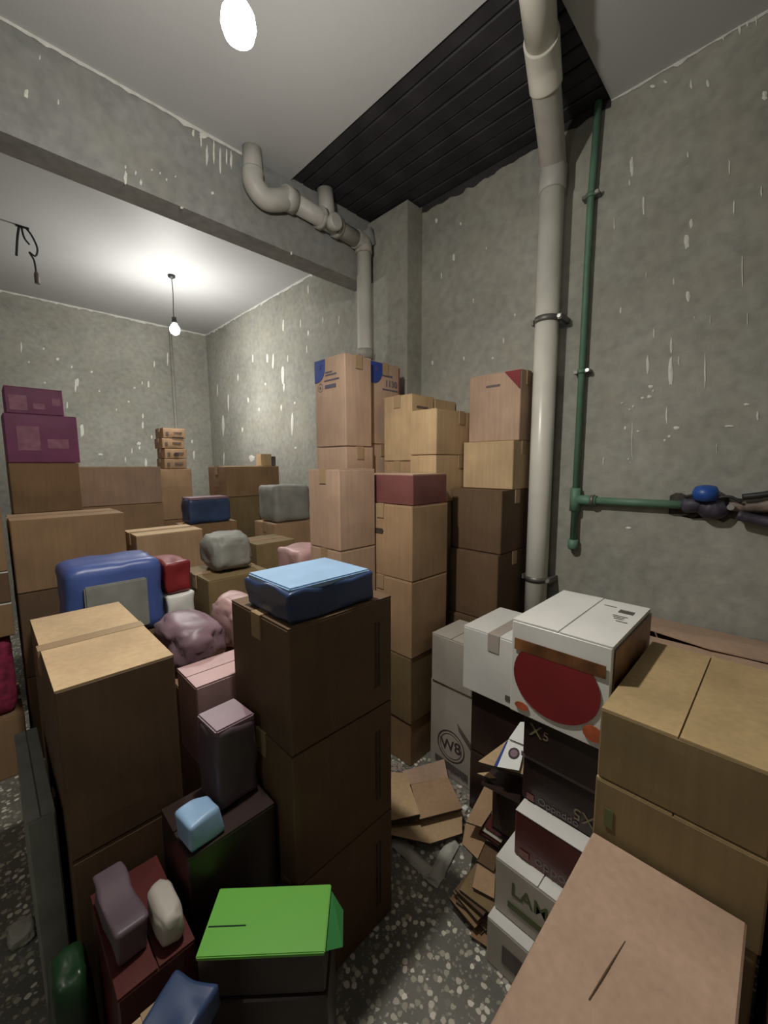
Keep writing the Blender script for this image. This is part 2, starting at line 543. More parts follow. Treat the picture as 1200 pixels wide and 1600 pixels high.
def sack(name, label, cat, c, size, mat, seed, knot=None, amp=0.22, group=None, rot=0):
    """crumpled soft bag lying on what is under it; c = base centre (lens-relative z)"""
    t = thing(name, label, cat, (c[0], c[1], c[2]+CZ), math.radians(rot), group)
    bm = bmesh.new()
    bmesh.ops.create_icosphere(bm, subdivisions=4, radius=1)
    for v in bm.verts:
        p = v.co.copy()
        e = lambda a: math.copysign(abs(a)**0.62, a)
        q = Vector((e(p.x), e(p.y), e(p.z)))
        n = noise.fractal(p*1.6+Vector((seed, 0, 0)), 1.0, 2.0, 4)
        rg = abs(noise.noise(p*3.4+Vector((0, seed, 0))))
        k = 1+amp*n*0.6-amp*0.55*rg
        v.co = Vector((q.x*size[0]/2*k, q.y*size[1]/2*k, max(0.0, (q.z*k+0.95)*size[2]/1.95)))
    for ax in (0, 1):
        lo_, hi_ = min(v.co[ax] for v in bm.verts), max(v.co[ax] for v in bm.verts)
        for v in bm.verts:
            v.co[ax] = ((v.co[ax]-lo_)/(hi_-lo_)-0.5)*size[ax]
    bm_obj('body', bm, M[mat], t, True)
    if knot:
        k = bmesh.new()
        bmesh.ops.create_icosphere(k, subdivisions=2, radius=1)
        for v in k.verts:
            p = v.co.copy()
            f = 1+0.5*noise.noise(p*3+Vector((seed, 3, 1)))
            v.co = Vector((p.x*0.028*f, p.y*0.028*f, size[2]*0.96+p.z*0.04*f))
        bm_obj('knot', k, M[knot], t, True)
    return t


def soft_block(name, label, cat, x0, x1, y0, y1, z0, z1, mat, seed, top=None, rot=0, group=None, amp=0.012):
    """a shrink-wrapped pack: rounded, slightly crumpled block with its lit top painted as a paler slab"""
    L, W, H = x1-x0, y1-y0, z1-z0
    t = thing(name, label, cat, ((x0+x1)/2, (y0+y1)/2, z0+CZ+0.002), math.radians(rot), group)
    bm = bmesh.new()
    add_box(bm, -L/2, L/2, -W/2, W/2, 0, H)
    bmesh.ops.bevel(bm, geom=list(bm.edges), offset=min(L, W, H)*0.16, segments=3, affect='EDGES', profile=0.6)
    bmesh.ops.subdivide_edges(bm, edges=[e for e in bm.edges if e.calc_length() > 0.05], cuts=6, use_grid_fill=True)
    for v in bm.verts:
        n = noise.noise_vector(v.co*14+Vector((seed, seed, 0)))*amp
        if v.co.z < 0.004:
            n.z = 0
        v.co += n
        v.co.x = max(-L/2, min(L/2, v.co.x))
        v.co.y = max(-W/2, min(W/2, v.co.y))
        v.co.z = max(0, min(H+0.002, v.co.z))
    bm_obj('wrapper', bm, M[mat], t, True)
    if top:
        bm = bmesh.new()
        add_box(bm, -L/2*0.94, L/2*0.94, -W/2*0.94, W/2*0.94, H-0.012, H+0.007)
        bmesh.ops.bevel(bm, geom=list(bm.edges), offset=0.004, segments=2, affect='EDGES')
        bm_obj('lit_top', bm, M[top], t)  # paler slab paints the lamplight on the pack's top
    return t


def panel_px(name, pts, z, mat, parent, th=0.006, tilt=None):
    """cardboard panel lying at height z; pts are corners in plan (metres)"""
    bm = bmesh.new()
    zs = tilt or [0]*len(pts)
    a = [bm.verts.new((p[0], p[1], z+CZ+d)) for p, d in zip(pts, zs)]
    b = [bm.verts.new((p[0], p[1], z+CZ+d-th)) for p, d in zip(pts, zs)]
    bm.faces.new(a); bm.faces.new(b[::-1])
    n = len(pts)
    for i in range(n):
        bm.faces.new((a[i], b[i], b[(i+1) % n], a[(i+1) % n]))
    bmesh.ops.recalc_face_normals(bm, faces=bm.faces)
    o = bm_obj(name, bm, mat, parent)
    o.data.materials.append(M['edge'])
    for p in o.data.polygons:
        if abs(p.normal.z) < 0.4:
            p.material_index = 1
    return o


def reparent_origin(t, loc):
    """move a thing's Empty to loc while its children stay put"""
    for c in [o for o in COL.objects if o.parent == t]:
        c.location -= Vector(loc)
    t.location = loc


# ------------------------------------------------------------------ the room
XW, YB, YN, XL = 2.125, 5.235, -1.9, -2.3
HC = 1.6
BY0, BY1, BZ = 2.13, 2.27, 1.212
struct('floor', [(XL-0.1, XW+0.1, YN-0.1, YB+0.1, -1.6, -1.5)], M['floor'])
wall_right = struct('wall_right', [(XW, XW+0.12, YN-0.1, YB+0.1, -1.5, HC+0.3)], M['wall'])
wall_back = struct('wall_back', [(XL, XW, YB, YB+0.12, -1.5, HC+0.3)], M['wall'])
struct('wall_left', [(XL-0.12, XL, YN-0.1, YB+0.1, -1.5, HC+0.3)], M['wall'])
struct('wall_front', [(XL, XW, YN-0.12, YN, -1.5, HC+0.3)], M['wall'])
RX, RY = 1.387, 0.69
ceil = struct('ceiling', [(XL, RX, YN, BY0+0.002, HC, HC+0.12), (RX, XW, YN, RY, HC, HC+0.12),
                          (XL, XW, BY1-0.002, YB, HC, HC+0.12)], M['ceiling'])
beam = struct('trim_1', [(XL, XW, BY0, BY1, BZ, HC+0.12)], M['beam'])
beam['label'] = 'grey cement beam crossing the ceiling'
pillar = struct('trim_2', [(1.985, XW, 1.774, BY1-0.0005, -1.5, HC)], M['wall'])
pillar['label'] = 'grey cement pier against the right wall under the beam'
# sooty boarded recess in the ceiling along the right wall
rec = struct('trim_3', [(RX-0.1, XW, RY-0.1, BY0, HC+0.121, HC+0.17)], M['soffit'])
rec['label'] = 'dark boarded recess in the ceiling over the pipes'
nb = 9
for k in range(nb):
    x0 = RX+0.002+(XW-RX-0.004)*k/nb
    x1 = RX+0.002+(XW-RX-0.004)*(k+1)/nb-0.006
    bm = bmesh.new()
    dz = random.uniform(0, 0.008)
    add_box(bm, x0, x1, RY+0.002, BY0-0.002, HC+0.012+dz+CZ, HC+0.122+CZ)
    bmesh.ops.bevel(bm, geom=[e for e in bm.edges if abs((e.verts[0].co-e.verts[1].co).y) > 0.5], offset=0.004, segments=1, affect='EDGES')
    bm_obj('board', bm, M['board'], rec)

# soot-stained ragged strip hanging where the recess meets the wall
bm = bmesh.new()
prev = None
N = 60
for k in range(N+1):
    y = RY+(1.774-RY)*k/N
    dpt = 0.02+0.035*abs(noise.noise(Vector((y*9, 2, 0))))+0.02*abs(noise.noise(Vector((y*40, 5, 0))))
    a = bm.verts.new((XW-0.004, y, HC+CZ+0.03)); b = bm.verts.new((XW-0.004, y, HC+CZ-dpt))
    if prev:
        bm.faces.new((prev[0], a, b, prev[1]))
    prev = (a, b)
bm_obj('soot_edge', bm, M['soffit'], wall_right)


# ragged white limewash line where walls meet ceiling
def wash_line(parent, p0, p1, nrm, base=0.018, var=0.02, seed=0, n=120, drops=0.0):
    bm = bmesh.new()
    prev = None
    P0, P1, nv = Vector(p0), Vector(p1), Vector(nrm)*0.003
    L = (P1-P0).length
    for k in range(n+1):
        p = P0.lerp(P1, k/n)
        s = k/n*L
        d = base*(0.35+0.9*abs(noise.noise(Vector((s*5, seed, 0)))))+var*max(0, noise.noise(Vector((s*22, seed, 4))))
        q = random.Random(int(seed*100)+k).random()
        if drops and q < drops:
            d += random.Random(k).uniform(0.02, 0.06)
        a = bm.verts.new(p+nv+Vector((0, 0, CZ))); b = bm.verts.new(p+nv+Vector((0, 0, CZ-d)))
        if prev:
            bm.faces.new((prev[0], a, b, prev[1]))
        prev = (a, b)
    return bm_obj('limewash_line', bm, M['limewash'], parent)


wash_line(wall_back, (XL, YB, HC), (XW, YB, HC), (0, -1, 0), 0.03, 0.03, 1, 220)
wash_line(wall_right, (XW, BY1, HC), (XW, YB, HC), (-1, 0, 0), 0.03, 0.035, 2, 160)
wash_line(wall_right, (XW, YN, HC), (XW, RY, HC), (-1, 0, 0), 0.014, 0.02, 3, 160)
wash_line(beam, (XL, BY0, HC), (1.10, BY0, HC), (0, -1, 0), 0.03, 0.02, 4, 200)


# paint splashes on walls and beam: (px, py, width, length, lean)
def splashes(parent, axis, v, lst, nrm, extra=None):
    bm = bmesh.new()
    nv = Vector(nrm)
    for i, (px, py, wd, ln) in enumerate(lst):
        a = at(px, py-ln/2, axis, v); b = at(px, py+ln/2, axis, v)
        l = at(px-wd/2, py, axis, v); r = at(px+wd/2, py, axis, v)
        c = at(px, py, axis, v)
        hx = (r-l)/2; hz = (a-b)/2
        ring = []
        rr = random.Random(i*7+axis)
        n = 12
        for k in range(n):
            t = 2*math.pi*k/n
            f = 1+rr.uniform(-0.22, 0.22)
            ring.append(bm.verts.new(c+hx*math.cos(t)*f+hz*math.sin(t)*f+nv*0.002+Vector((0, 0, CZ))))
        mid = bm.verts.new(c+nv*0.005+Vector((0, 0, CZ)))
        for k in range(n):
            bm.faces.new((ring[k], ring[(k+1) % n], mid))
    bmesh.ops.recalc_face_normals(bm, faces=bm.faces)
    o = bm_obj('paint_splashes', bm, M['splash'], parent)
    o['kind'] = 'stuff'


splashes(wall_right, 0, XW, [
    (1130, 52, 4, 22), (1142, 46, 3, 16), (1156, 40, 5, 30), (1168, 34, 4, 20), (1182, 28, 4, 26), (1020, 135, 8, 5), (1040, 128, 6, 6), (1080, 132, 5, 14), (1106, 131, 5, 12), (987, 260, 6, 30), (984, 285, 3, 10), (1075, 242, 3, 10), (1140, 260, 3, 24), (1006, 322, 4, 30),
    (1073, 378, 8, 26), (1080, 350, 6, 14), (1160, 425, 2.5, 48), (1075, 463, 7, 15), (1022, 522, 3, 14), (1049, 540, 4, 22), (1012, 569, 5, 28),
    (1048, 580, 7, 44), (1061, 564, 3, 14), (1102, 580, 3, 52), (1017, 604, 8, 5), (1021, 611, 4, 4), (1004, 622, 6, 4), (1015, 620, 7, 5),
    (972, 630, 3, 3), (990, 635, 3, 4), (978, 633, 3, 2), (984, 640, 3, 3), (1042, 649, 3.5, 30), (1057, 669, 9, 5), (1046, 682, 5, 5), (1039, 688, 4, 4),
    (997, 674, 5, 3), (977, 669, 4, 5), (1139, 666, 14, 3.5), (1184, 650, 4, 14), (982, 717, 3, 3), (985, 723, 2, 3), (1167, 632, 9, 4), (1147, 325, 3, 24),
    (970, 485, 3, 10), (1022, 520, 3, 16), (1085, 497, 2, 6), (1053, 440, 3, 12), (943, 720, 2, 12), (988, 690, 2, 60), (982, 825, 8, 4),
    (1010, 430, 2, 10), (1110, 500, 2, 14), (1190, 300, 3, 16), (1195, 150, 9, 16), (960, 350, 2, 20), (1168, 500, 2, 20), (1120, 700, 2, 18),
    (709, 402, 4, 12), (682, 345, 4, 8), (740, 470, 2, 8), (805, 492, 3, 5), (787, 532, 3, 9), (676, 567, 3, 7), (690, 430, 2, 10), (770, 560, 3, 4), (725, 560, 3, 6),
    (760, 388, 2, 5), (720, 350, 3, 5),
    (357, 628, 2.5, 30), (349, 665, 4, 32), (350, 717, 2, 22), (444, 605, 3, 12), (440, 637, 3, 10), (457, 661, 3.5, 38), (379, 672, 3, 8),
    (394, 716, 9, 10), (442, 588, 5, 28), (427, 565, 3.5, 22), (418, 560, 3, 14), (461, 630, 3, 5), (405, 640, 3, 5), (470, 505, 2, 14), (482, 520, 3, 10),
    (395, 560, 2, 14), (372, 590, 2.5, 12), (340, 610, 2, 20), (505, 500, 2, 10), (530, 500, 2, 14), (480, 545, 2, 12), (462, 700, 3, 4),
    (415, 600, 3, 4), (388, 625, 3, 8), (450, 560, 2, 10), (482, 452, 3, 14), (443, 508, 3, 20)], (-1, 0, 0))
splashes(wall_back, 1, YB, [
    (45, 566, 3, 4), (90, 561, 5, 5), (112, 573, 3, 4), (143, 581, 4, 4), (118, 603, 3, 22), (121, 598, 4, 12), (155, 611, 3, 3), (128, 673, 6, 22),
    (105, 633, 3, 10), (210, 606, 3, 3), (201, 628, 3, 3), (223, 650, 3, 8), (223, 664, 3, 12), (157, 710, 7, 3), (228, 723, 4, 14), (217, 693, 6, 5),
    (218, 700, 3, 6), (232, 601, 3, 11), (303, 710, 3, 14), (237, 683, 3, 5), (33, 542, 3, 16), (68, 545, 3, 4), (206, 705, 2, 8), (300, 690, 3, 6),
    (196, 718, 2, 8), (70, 598, 4, 3), (182, 640, 2, 4), (262, 560, 2, 20), (241, 568, 2, 10), (222, 598, 2, 6)], (0, -1, 0))
splashes(beam, 1, BY0, [
    (41, 147, 7, 15), (196, 278, 5, 22), (212, 270, 3, 6), (220, 285, 4, 9), (250, 271, 3, 4), (260, 281, 3, 4), (284, 325, 5, 4), (332, 302, 5, 5),
    (91, 160, 3, 9), (62, 90, 3, 8), (314, 222, 3, 20), (323, 243, 4, 30), (334, 236, 3, 40), (344, 252, 3, 40), (354, 244, 3, 24), (361, 250, 4, 26),
    (302, 208, 4, 12), (455, 396, 3, 6), (196, 261, 3, 6), (318, 212, 14, 10), (274, 276, 3, 3), (237, 266, 3, 4)], (0, -1, 0))

# conduit chased down the back wall
cd = thing('plastered_conduit', 'thin vertical conduit plastered over on the back wall behind the hanging bulb', 'conduit', (1.71, YB-0.012, 1.2))
tube('body', [(0, 0, -0.5), (0, 0, 1.89)], 0.017, M['wall'], cd, 10)

# broken plaster chase beside the iron pipe
bm = bmesh.new()
up_, dn_ = [], []
for k in range(25):
    y = 0.36-0.5*k/24
    t = k/24
    c = -0.175+0.05*max(0, t-0.5)
    up_.append((y, c+0.035+0.03*abs(noise.noise(Vector((k*0.7, 1, 0))))+0.06*max(0, t-0.6)))
    dn_.append((y, c-0.045-0.04*abs(noise.noise(Vector((k*0.6, 9, 0))))-0.02*max(0, t-0.5)))
ring = [bm.verts.new((XW-0.004, y, z+CZ)) for y, z in up_+dn_[::-1]]
bm.faces.new(ring)
bmesh.ops.triangulate(bm, faces=bm.faces)
bm_obj('broken_plaster', bm, M['broken'], wall_right)

# ------------------------------------------------------------------ lamps
def hanging_bulb(label, pos, ceil_z, watt, col, rad=0.03, down=False, up=0.28):
    t = thing('hanging_bulb', label, 'lamp', (pos[0], pos[1], ceil_z))
    dz = pos[2]-ceil_z
    short = abs(dz) < 0.2
    lathe('ceiling_rose', [(0.004, 0), (0.03, -0.001), (0.028, -0.016), (0.008, -0.028)], M['wire'], t)
    if not short:
        tube('wire', [(0, 0, -0.02), (0.004, 0.003, dz*0.35), (-0.003, 0, dz*0.7), (0, 0, dz+0.085)], 0.0035, M['wire'], t, 8, 6)
    lathe('socket', [(0.006, dz+0.10), (0.017, dz+0.095), (0.020, dz+0.055), (0.016, dz+0.046)], M['wire'], t)
    em, nt, b = new_mat('bulb_glow')
    b.inputs['Emission Color'].default_value = (*col, 1)
    b.inputs['Emission Strength'].default_value = 30
    lathe('bulb', [(0.014, dz+0.048), (0.024, dz+0.034), (0.038, dz+0.010), (0.041, dz-0.012), (0.034, dz-0.034), (0.018, dz-0.047), (0.002, dz-0.050)], em, t)
    ld = bpy.data.lights.new('bulb_light', 'SPOT' if down else 'POINT')
    if down:            # the opaque collar of an LED bulb keeps its light out of the upper half
        ld.spot_size = math.radians(178)
        ld.spot_blend = 0.85
    ld.energy = watt
    ld.color = col
    ld.shadow_soft_size = rad
    lo = bpy.data.objects.new('bulb_light', ld)
    COL.objects.link(lo)
    lo.parent = t
    lo.location = (0, 0, dz-0.085)
    if down:            # the weaker light that leaves the globe sideways and upwards
        ld = bpy.data.lights.new('globe_light', 'POINT')
        ld.energy = watt*up
        ld.color = col
        ld.shadow_soft_size = rad
        lo = bpy.data.objects.new('globe_light', ld)
        COL.objects.link(lo)
        lo.parent = t
        lo.location = (0, 0, dz-0.085)
    return t


hanging_bulb('glaring bulb hanging below the near ceiling in front of the beam', NEAR_BULB, HC+CZ, NEAR_W, (1.0, 0.945, 0.87), 0.035, down=True, up=0.55)
hanging_bulb('added fill bulb on a wire behind the camera, outside the frame', FILL_BULB, HC+CZ, FILL_W, (1.0, 0.95, 0.88))
hanging_bulb('glaring bulb on a thin wire in the room beyond the beam', FAR_BULB, HC+CZ, FAR_W, (1.0, 0.97, 0.92), 0.075, down=True, up=1.25)

# loose wires with an empty socket
lw = thing('loose_wires', 'black loose wires with an empty socket dangling from the far ceiling', 'wires', (0.36, 3.78, HC+CZ))
tube('wire', [(-0.03, 0, 0), (-0.045, 0, -0.08), (-0.06, 0, -0.2)], 0.007, M['wire'], lw, 8, 4)
tube('wire', [(0.0, 0, 0), (0.03, 0, -0.04), (0.055, 0.01, -0.11), (0.04, 0, -0.17), (0.01, 0, -0.155), (0.03, 0, -0.2), (0.035, 0, -0.27)], 0.006, M['wire'], lw, 8, 6)
tube('wire', [(-0.02, 0, 0), (-0.01, 0, -0.07), (0.015, 0, -0.105)], 0.006, M['wire'], lw, 8, 4)
tube('socket', [(0.035, 0, -0.27), (0.037, 0, -0.29), (0.037, 0, -0.35)], [0.008, 0.016, 0.016], M['ink_soft'], lw, 12)
bm = bmesh.new(); add_box(bm, -0.05, 0.02, -0.01, 0.01, -0.008, 0.0)
bm_obj('ceiling_box', bm, M['wire'], lw)

# ------------------------------------------------------------------ pipes
# tall white soil pipe
px, py = 2.04, 0.903
sp = thing('drain_pipe', 'tall white plastic drain pipe standing against the right wall', 'pipe', (px, py, 0))
top1 = (0, 0, 1.40+CZ)
j1 = Vector((1.655-px, 0.788-py, 1.525+CZ)); j2 = Vector((1.40-px, 0.70-py, 1.53+CZ))
tube('lower_pipe', [(0, 0, 0), (0, 0, 1.30+CZ)], 0.055, M['pvc'], sp, 32)
tube('sleeve', [(0, 0, 1.28+CZ), (0, 0, 1.285+CZ), (0, 0, 1.385+CZ), (0, 0, 1.39+CZ)], [0.057, 0.061, 0.061, 0.057], M['pvc_grey'], sp, 32)
e1 = Vector((0, 0, 1.39+CZ))
tube('upper_bend', [(0, 0, 1.36+CZ), e1, e1+(j1-e1)*0.12+Vector((0, 0, 0.012)), e1+(j1-e1)*0.9], 0.056, M['pvc_grey'], sp, 32, 6)
tube('elbow', [e1+(j1-e1)*0.80, j1, j1+(j2-j1)*0.35], 0.062, M['pvc'], sp, 32, 8)
tube('top_pipe', [j1+(j2-j1)*0.2, j2, j2+(j2-j1)*0.8], 0.056, M['pvc'], sp, 32)
for zc in (0.70, -0.60):
    cl = tube('clamp', [(0, 0, zc+CZ-0.014), (0, 0, zc+CZ+0.014)], 0.059, M['clamp'], sp, 32)
    bm = bmesh.new()
    add_box(bm, -0.02, 0.083, -0.078, -0.060, zc+CZ-0.012, zc+CZ+0.012)
    add_box(bm, -0.02, 0.083, 0.060, 0.072, zc+CZ-0.012, zc+CZ+0.012)
    bm_obj('bracket', bm, M['clamp'], cl)
    tube('bolt', [(-0.03, -0.069, zc+CZ), (0.02, -0.069, zc+CZ)], 0.009, M['bright_steel'], cl, 10)

# soil pipe hanging along the beam and going down
YP = 2.07
pp = thing('waste_pipe', 'dusty white waste pipe running along the beam and down the pier', 'pipe', (1.89, YP, 0))
def PL(x, z, y=YP): return (x-1.89, y-YP, z+CZ)
tube('ceiling_drop', [PL(1.125, HC), PL(1.125, 1.47)], 0.048, M['pvc_grey'], pp, 24)
tube('elbow', [PL(1.125, 1.50), PL(1.13, 1.435), PL(1.19, 1.395), PL(1.27, 1.42), PL(1.33, 1.455)], 0.053, M['pvc_grey'], pp, 24, 6)
tube('coupling', [PL(1.30, 1.452), PL(1.37, 1.452)], 0.060, M['pvc_grey'], pp, 24)
tube('horizontal_run', [PL(1.34, 1.452), PL(1.86, 1.425)], 0.048, M['pvc_grey'], pp, 24)
tube('coupling', [PL(1.535, 1.443), PL(1.565, 1.441)], 0.060, M['plastered_pipe'], pp, 24)
tube('coupling', [PL(1.655, 1.437), PL(1.69, 1.435)], 0.058, M['plastered_pipe'], pp, 24)
tube('branch', [PL(1.60, 1.44), PL(1.585, HC+0.008)], 0.048, M['pvc_grey'], pp, 24)
tube('cleanout_cap', [PL(1.60, 1.42, YP-0.02), PL(1.60, 1.41, YP-0.085), PL(1.60, 1.41, YP-0.09)], [0.042, 0.045, 0.036], M['pvc_grey'], pp, 24)
tube('corner_elbow', [PL(1.82, 1.427), PL(1.865, 1.424), PL(1.885, 1.405), PL(1.89, 1.36)], 0.055, M['plastered_pipe'], pp, 24, 6)
tube('downpipe', [PL(1.89, 1.38), PL(1.89, -1.5)], 0.047, M['pvc'], pp, 24)
tube('collar', [PL(1.89, 0.70), PL(1.89, 0.76)], 0.056, M['plastered_pipe'], pp, 24)
tube('plaster_fillet', [PL(1.92, 1.52, 2.10), PL(1.97, 1.44, 2.10)], [0.06, 0.05], M['beam'], pp, 10)

# green water pipe
gy, gx = 0.745, 2.092
gp = thing('water_pipe', 'thin green plastic water pipe on the right wall with a side branch', 'pipe', (gx, gy, 0))
tube('riser', [(0, -0.012, HC+CZ-0.0), (0, 0, 1.2+CZ), (0, 0, -0.40+CZ)], 0.015, M['green_pipe'], gp, 16)
tube('socket_end', [(0, 0, -0.43+CZ), (0, 0, -0.42+CZ), (0, 0, -0.38+CZ)], [0.017, 0.024, 0.024], M['green_pipe'], gp, 16)
tube('tee', [(0, 0, -0.235+CZ), (0, 0, -0.12+CZ)], 0.024, M['green_pipe'], gp, 16)
tube('branch_socket', [(0, -0.005, -0.178+CZ), (0, -0.10, -0.178+CZ)], 0.024, M['green_pipe'], gp, 16)
tube('branch_pipe', [(0, -0.05, -0.178+CZ), (0, -0.45, -0.175+CZ)], 0.0175, M['green_pipe'], gp, 16)
for zc in (1.22, 0.44):
    cl = tube('pipe_clip', [(0, 0, zc+CZ-0.009), (0, 0, zc+CZ+0.009)], 0.021, M['green_pipe'], gp, 16)
    bm = bmesh.new(); add_box(bm, -0.01, 0.034, -0.036, 0.036, zc+CZ-0.008, zc+CZ+0.008)
    bm_obj('bracket', bm, M['clamp'], cl)
    tube('bolt', [(-0.018, -0.030, zc+CZ), (0.0, -0.030, zc+CZ)], 0.008, M['bright_steel'], cl, 8)
tube('pipe_clip', [(0, -0.075, -0.178+CZ), (0, -0.090, -0.178+CZ)], 0.028, M['clamp'], gp, 16)

vv = thing('stop_valve', 'dark stop valve with a blue cap at the end of the green branch', 'valve', (gx, 0.25, 0))
zc = -0.17+CZ
tube('union', [(0, 0.06, zc-0.005), (0, 0.05, zc-0.005), (0, 0.0, zc), (0, -0.01, zc)], [0.022, 0.032, 0.034, 0.026], M['valve_dark'], vv, 12)
tube('valve_body', [(0, 0.0, zc), (0, -0.03, zc-0.012), (0, -0.06, zc-0.012), (0, -0.085, zc)], [0.028, 0.045, 0.042, 0.024], M['valve_dark'], vv, 14, 4)
lathe('blue_cap', [(0.018, 0.02), (0.042, 0.03), (0.044, 0.055), (0.036, 0.075), (0.012, 0.082)], M['valve_blue'], vv, Matrix.Translation((-0.012, -0.018, zc)) @ Matrix.Rotation(-0.25, 4, 'Y'))
tube('bolt_head', [(-0.03, -0.10, zc+0.0), (-0.045, -0.10, zc+0.0)], 0.012, M['bright_steel'], vv, 8)
tube('cable_tie', [(-0.02, 0.05, zc+0.03), (-0.03, 0.0, zc+0.045), (-0.03, -0.04, zc+0.03), (-0.03, -0.09, zc+0.04), (-0.03, -0.13, zc+0.02)], 0.006, M['wire'], vv, 6, 5)
ip = thing('iron_pipe', 'rusty iron pipe leaving the blue valve towards the right', 'pipe', (gx, 0.1, 0))
tube('body', [(0, 0.058, zc), (0, -0.02, zc+0.003), (0.005, -0.10, zc+0.02), (0.005, -0.35, zc+0.03)], [0.018, 0.022, 0.034, 0.034], M['rusty'], ip, 14, 4)
tube('hose', [(-0.03, 0.02, zc+0.04), (-0.03, -0.05, zc+0.055), (-0.02, -0.11, zc+0.075), (-0.03, -0.2, zc+0.11)], 0.012, M['wire'], ip, 8, 5)
tube('hose', [(-0.025, 0.03, zc-0.03), (-0.02, -0.06, zc-0.05), (-0.02, -0.2, zc-0.055)], 0.02, M['valve_dark'], ip, 8, 5)

# ------------------------------------------------------------------ cartons on the right
FL = -1.5
# near brown stack against which the pale flat box leans
rs = 'large brown cartons stacked at the right edge'
t, L, W, H = carton('top brown carton of the right-hand stack, shadow across its lit-coloured top', 0.955, 1.44, -0.03, 0.26, -0.72, -0.55, 'kraft_olive', 'x', None, flapmat='kraft_top', group=rs)  # dark sides, pale flaps: steep lamplight put into the cardboard colours
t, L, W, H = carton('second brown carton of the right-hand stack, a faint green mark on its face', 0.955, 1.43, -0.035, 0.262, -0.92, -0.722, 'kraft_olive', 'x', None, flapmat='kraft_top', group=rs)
printed(t, L, W, H, '-x', [(0.08, 0.45, 0.14, 0.68), ], 'ink_olive')
carton('third brown carton of the right-hand stack, mostly behind the flat pale box', 0.96, 1.43, -0.03, 0.26, -1.2, -0.922, 'kraft_brown', 'y', 'tape', group=rs)
carton('bottom brown carton of the right-hand stack on the floor', 0.96, 1.43, -0.03, 0.26, FL, -1.202, 'kraft_brown', 'y', 'tape', group=rs)
carton('brown carton whose edge shows at the far right of the frame', 0.90, 1.40, -0.36, -0.05, -1.0, -0.60, 'kraft_pink', 'y', 'tape')
carton('brown carton under the one at the far right edge', 0.90, 1.40, -0.36, -0.05, FL, -1.002, 'kraft_brown', 'y', 'tape')
# pale flat box in front
t = thing('cardboard_box', 'big plain tan box in the bottom right corner, crease on its smooth top', 'box', (0.69, 0.122, -1.12+CZ))
L, W, H = 0.50, 0.268, 0.27
bm = body_mesh(L, W, H, 55, 0.004, 8)
bm_obj('body', bm, M['kraft_pink'], t)
cr = []
for (px_, py_) in ((976, 1470), (977.5, 1470.5), (949, 1516), (921, 1561), (919.5, 1560.5), (946, 1516)):
    p = at(px_, py_, 2, -0.85)
    cr.append((p.x-0.69, p.y-0.122))
decal_poly('crease', cr, M['kraft_dark'], t, Matrix.Translation((0, 0, H-0.001)), 0.0006, 0.0003)
t, L, W, H = carton('brown carton on the floor under the big plain tan box', 0.45, 0.94, 0.0, 0.25, FL, -1.125, 'kraft_brown', 'y', 'tape')

# open carton against the wall
t, L, W, H = carton('open brown carton against the wall behind the right-hand stack', 1.55, 2.10, -0.25, 0.40, FL, -0.70, 'kraft', top='open')
for (pts, dz) in (([(-0.27, 0.32), (-0.27, -0.32), (0.02, -0.32), (-0.02, 0.32)], [0, 0, 0.012, 0.02]),
                  ([(0.27, 0.32), (0.27, -0.32), (0.06, -0.32), (-0.02, 0.08), (0.0, 0.32)], [0.004, 0.004, 0.01, 0.03, 0.045])):
    bm = bmesh.new()
    a = [bm.verts.new((p[0], p[1], H+0.008+d)) for p, d in zip(pts, dz)]
    b = [bm.verts.new((p[0], p[1], H+0.003+d)) for p, d in zip(pts, dz)]
    bm.faces.new(a); bm.faces.new(b[::-1])
    for i in range(len(pts)):
        bm.faces.new((a[i], b[i], b[(i+1) % len(pts)], a[(i+1) % len(pts)]))
    bmesh.ops.recalc_face_normals(bm, faces=bm.faces)
    bm_obj('flap', bm, M['kraft_pink'], t)

# white and red box
t, L, W, H = carton('white glossy box with a big red shape on its front, topping the black cartons', 1.07, 1.45, 0.272, 0.54, -0.735, -0.45, 'white_card', 'x', None, name='printed_box')
m4, _ = frame_on('-x', L, W, H)
pts = ring_pts(0.130, 0.135, 0.118, 0.108, 36)
pts = [(x, min(y, 0.205)) for x, y in pts]
decal_poly('red_print', pts, M['red'], t, m4, 0.0045)
decal_poly('berry_print', ring_pts(0.04, 0.03, 0.021, 0.012, 14), M['redorange'], t, m4, 0.005)
decal_poly('berry_print', ring_pts(0.235, 0.04, 0.026, 0.022, 14), M['redorange'], t, m4, 0.005)
decal_poly('photo_print', [(0.012, 0.198), (W-0.012, 0.198), (W-0.012, 0.232), (0.012, 0.232)], M['brownprint'], t, m4, 0.0052)
m4, _ = frame_on('-y', L, W, H)
decal_poly('photo_print', [(0.008, 0.012), (L-0.008, 0.012), (L-0.008, H-0.012), (0.008, H-0.012)], M['brownprint'], t, m4, 0.004)
m4, _ = frame_on('top', L, W, H)
bm = bmesh.new()
for k in range(9):
    add_box(bm, 0.205+k*0.0045, 0.2075+k*0.0045, 0.27, 0.30, 0.0, 0.0012, m4)
for (a, b, c2) in ((0.155, 0.31, 0.035), (0.20, 0.235, 0.04), (0.205, 0.222, 0.03), (0.21, 0.209, 0.025), (0.22, 0.19, 0.03)):
    add_box(bm, a, a+c2, b, b+0.0025, 0.0, 0.0012, m4)
o = bm_obj('barcode_print', bm, M['ink_soft'], t)
o['label'] = 'small barcode and text lines'

